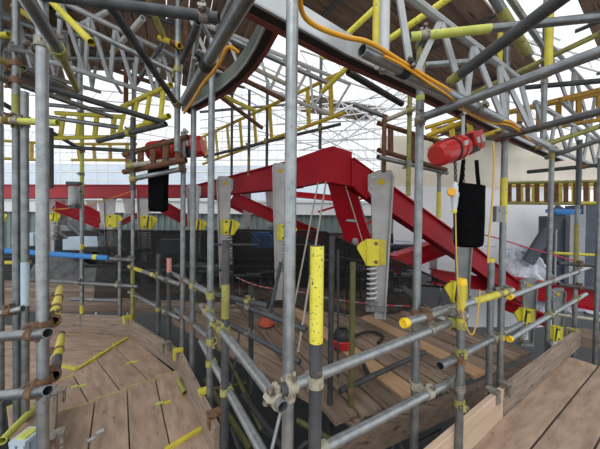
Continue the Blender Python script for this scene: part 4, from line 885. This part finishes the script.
# netting with top rope
path = [(96, 230, 4.9), (160, 231, 4.8), (215, 231, 4.7), (240, 230, 4.6), (300, 231, 4.4), (326, 232, 4.3), (345, 241, 4.2), (362, 250, 4.1), (400, 262, 4.3), (440, 280, 4.6), (470, 297, 4.8)]
nt_ = empty('safety_net', PY(240, 300, 4.6)); tag(nt_, 'black safety netting hung from a dark rope below the red ring', 'netting')
PT = [PY(*p) for p in path]
for i, (a, b) in enumerate(zip(PT[:-1], PT[1:])):
    mb = MB(); nx, nz = 6, 5; vs = []
    for j in range(nz+1):
        for k in range(nx+1):
            p = a.lerp(b, k/nx); zb = .05; vs.append(V((p.x, p.y + .05*math.sin(k*1.1+j+i), p.z + (zb-p.z)*j/nz)))
    mb.add(vs, [(j*(nx+1)+k, j*(nx+1)+k+1, (j+1)*(nx+1)+k+1, (j+1)*(nx+1)+k) for j in range(nz) for k in range(nx)])
    mb.build('net_panel', 'net', nt_, None, 1.2)
MB().sweep(PT, [(.018*math.cos(1.0472*k), .018*math.sin(1.0472*k)) for k in range(6)]).build('top_rope', 'rubber', nt_, None, 1.2)
rq = random.Random(33)
for k in range(22):
    px = 195 + rq.uniform(0, 200); py = rq.uniform(240, 288); dx = rq.uniform(14, 60); Y = rq.uniform(3.9, 4.6) if px < 330 else rq.uniform(4.4, 5.2)
    if k % 3 == 0: ty('net%d' % k, 'dark thin tube among the gloom before the netting', (px, 236+rq.uniform(0, 10)), Y, (px+rq.uniform(-4, 4), 300), Y, rq.choice(['tube_black', 'galv_dark']), r=.018, group='dark tubes before the netting', hollow=False)
    else: ty('net%d' % k, 'dark thin tube among the gloom before the netting', (px, py), Y, (px+dx, py+rq.uniform(-5, 8)), Y*rq.uniform(.93, 1.05), rq.choice(['tube_black', 'galv_dark', 'galv_dark', 'galv']), r=.018, group='dark tubes before the netting', hollow=False)
ri = random.Random(12)
for k in range(18):
    c = V((ri.uniform(-1.6, 1.3), ri.uniform(1.7, 3.2), ri.uniform(-2.2, -.5))); a = ri.uniform(0, 3.1); L = ri.uniform(.4, 1.1); d_ = V((math.cos(a), math.sin(a), ri.choice([0, 0, .5, -.4, 2])))
    tube('pitr%d' % k, 'dark tube lying deep in the pit below the guard rails', c - d_.normalized()*L, c + d_.normalized()*L, ri.choice(['tube_black', 'galv_dark', 'olive_dark', 'galv_dark']), group='dark tubes deep in the pit', hollow=False)
# barrier tape
for a, b, lb in (((236, 277, 4.2), (284, 289, 4.0), 'red and white barrier tape left of the middle standard'), ((296, 291, 4.0), (410, 306, 3.8), 'red and white barrier tape right of the middle standard')):
    A, B = PY(*a), PY(*b); root = empty('barrier_tape', A); tag(root, lb, 'tape'); n = 16
    for k in range(n):
        p, q = A.lerp(B, k/n), A.lerp(B, (k+1)/n); sag = lambda t: V((0, 0, -.05*4*t*(1-t)))
        p = p + sag(k/n); q = q + sag((k+1)/n)
        MB().box((p+q)/2, (q-p)/2, (0, .002, 0), (0, 0, .008)).build('stripe', 'cable_red' if k % 2 else 'alu_flat', root)
# ================================================================== SMALL THINGS
vb = PZ(342, 347, 0.0); va = empty('tub_vacuum', vb); tag(va, 'red tub vacuum with black domed lid on the inner deck', 'vacuum'); vr = 9.2/FPX*vb.y
MB().lathe(vb, (0, 0, 1), [(vr*.9, .0), (vr*.98, .02), (vr*1.0, vr*.75), (vr*1.04, vr*.8), (vr*1.0, vr*.95)], 24).build('tub', 'red_gloss', va, None, SM)
MB().lathe(vb + V((0, 0, vr*.95)), (0, 0, 1), [(vr*.98, 0), (vr*.97, vr*.3), (vr*.82, vr*.75), (vr*.5, vr*1.02), (vr*.1, vr*1.1)], 24).build('lid', 'black', va, None, SM)
MB().sweep([vb + V((-.07, 0, vr*1.85)), vb + V((-.05, 0, vr*2.15)), vb + V((.05, 0, vr*2.15)), vb + V((.07, 0, vr*1.85))], [(.012, 0), (0, .012), (-.012, 0), (0, -.012)], up=(0, 1, 0)).build('handle', 'black', va)
for dx in (-1, 1): MB().lathe(vb + V((dx*vr*.7, -vr*.5, .02)), (dx, 0, 0), [(.022, 0), (.025, .01), (.022, .02)], 12).build('wheel', 'black', va, None, SM)
cable('vacuum_hose', 'black corrugated hose curling right of the tub vacuum', [PZ(a, b, .04) for a, b in ((352, 338), (362, 333), (374, 332), (383, 337), (378, 343))], .02, 'rubber', 'hose')
oc = PZ(266, 326, 0.0); mb = MB(); vs = []
for j in range(7):
    for k in range(16):
        a = 6.28319*k/16; rr = .095*(1-j/7)**.6*(1+.18*math.sin(3*a+j)); vs.append(oc + V((rr*1.3*math.cos(a), rr*math.sin(a), .02+.11*j/6)))
mb.add(vs, [(j*16+k, j*16+(k+1) % 16, (j+1)*16+(k+1) % 16, (j+1)*16+k) for j in range(6) for k in range(16)] + [tuple(range(96, 112))])
tag(mb.build('orange_bag', 'orange_cloth', None, oc, 1.2), 'crumpled red-orange bag on the inner deck by middle standard', 'bag')
to = tube('offcut', 'short yellow tube offcut lying on the left walkway', PZ(178, 380, .025), PZ(185.5, 393, .025), 'olive')
# step stool low at left edge
sb = PY(27, 436, 1.62); ss = empty('step_stool', V((sb.x, sb.y, 0))); tag(ss, 'pale blue step with lime edged top low at the left', 'step')
MB().box(sb, (.05, 0, 0), (0, .06, 0), (0, 0, .012)).build('top', 'pale_blue', ss); MB().box(sb + V((0, 0, .016)), (.03, 0, 0), (0, .04, 0), (0, 0, .004)).build('edge', 'lime', ss)
for dx in (-.032, .02):
    for dy in (-.04, .04): MB().box((sb.x+dx, sb.y+dy, sb.z/2), (.018, 0, 0), (0, .018, 0), (0, 0, sb.z/2)).build('leg', 'pale_blue', ss)
ol = empty('scaffold_deck', (-4, 1.6, -.3)); tag(ol, 'pale outer board landing glimpsed behind the left edge standards', 'deck')
for k in range(7): place_board(ol, (-6.5, 1.55+.235*k, -.3), (1, .0, 0), 3.6 - .24*k, material='board')
# grey plate box on standard 502
c = PY(499, 214, 2.05); o = MB().box(c, (.035, 0, 0), (0, .02, 0), (0, 0, .062)).box(c + V((0, -.02, .03)), (.012, 0, 0), (0, .006, 0), (0, 0, .012)).build('junction_box', 'hanger_grey', None, c); tag(o, 'grey junction box strapped to the yellow-topped standard', 'box')
# work lamp on lime standard
c = PY(74, 195, 3.6); lp = empty('clamp_unit', c); tag(lp, 'small grey cylinder unit hung beside the lime topped standard', 'lamp')
MB().lathe(c, (0, 0, 1), [(.05, -.13), (.06, -.11), (.06, .1), (.05, .12)], 14).build('body', 'alu_flat', lp, None, SM); MB().box(c + V((0, 0, .16)), (.08, 0, 0), (0, .04, 0), (0, 0, .02)).build('bracket', 'galv_dark', lp); MB().box(c + V((0, 0, -.16)), (.05, 0, 0), (0, .04, 0), (0, 0, .025)).build('foot', 'galv_dark', lp)
# right background: crumpled polythene and dark blue cabinets
A = PY(505, 290, 5.6); mb = MB(); nx, nz = 36, 14; vs = []; rp = random.Random(5)
for j in range(nz+1):
    for i in range(nx+1):
        u, v_ = i/nx, j/nz; vs.append(V((A.x + 2.3*u, A.y - .5*(1-v_) + rp.uniform(-.07, .07), A.z - .3 + (1.35 - .5*u)*v_*(.6+.4*math.sin(u*6+.5)) + rp.uniform(-.04, .04))))
W = nx+1; mb.add(vs, [(j*W+i, j*W+i+1, (j+1)*W+i+1, (j+1)*W+i) for j in range(nz) for i in range(nx)])
tag(mb.build('polythene_sheet', 'polythene', None, A, .3), 'crumpled bluish polythene sheet heaped below the white wall', 'sheet')
for (px, Y, wd, yt, mt_, lb) in ((566, 5.6, .22, 216, 'navy', 'tall navy cabinet left of the grey drum behind right rails'), (578, 5.5, .17, 214, 'grey_panel', 'grey tall drum panel behind the sleeved standard'), (594, 5.6, .22, 205, 'navy', 'tall navy cabinet at the right picture edge')):
    T = PY(px, yt, Y); root = empty('cabinet', V((T.x, T.y, 0))); tag(root, lb, 'cabinet')
    MB().box((T.x, T.y+.2, (T.z-.4)/2), (wd, 0, 0), (0, .2, 0), (0, 0, (T.z+.4)/2)).build('body', mt_, root)
    MB().box((T.x, T.y-.005, T.z/2), (wd*.9, 0, 0), (0, .01, 0), (0, 0, T.z*.46)).build('door', mt_, root)
    MB().box((T.x-wd*.98, T.y-.012, T.z/2), (.012, 0, 0), (0, .012, 0), (0, 0, T.z*.5)).build('edge_trim', 'alu_flat', root)
o = MB(); a, b = PY(528, 262, 5.3), PY(562, 208, 5.3); d_ = (b-a).normalized(); o.sweep([a, b], [(-.11, -.04), (.11, -.04), (.11, .04), (-.11, .04)], up=(0, 1, 0)); o = o.build('dark_chute', 'navy', None, a); tag(o, 'dark diagonal duct leaning by the white sheeting edge', 'duct')
c = PY(563, 211, 5.2); o = MB().box(c, (.26, 0, 0), (0, .1, 0), (0, 0, .035)).box(c + V((0, 0, -.05)), (.2, 0, 0), (0, .08, 0), (0, 0, .02)).build('blue_lid', 'blue_foam', None, c); tag(o, 'bright blue lid lying on top of the navy cabinet', 'lid')
print('JOINS wide:', [j for j in JOINS if j[2] > .12])
for o in bpy.data.objects:
    if '_o' in o: del o['_o']
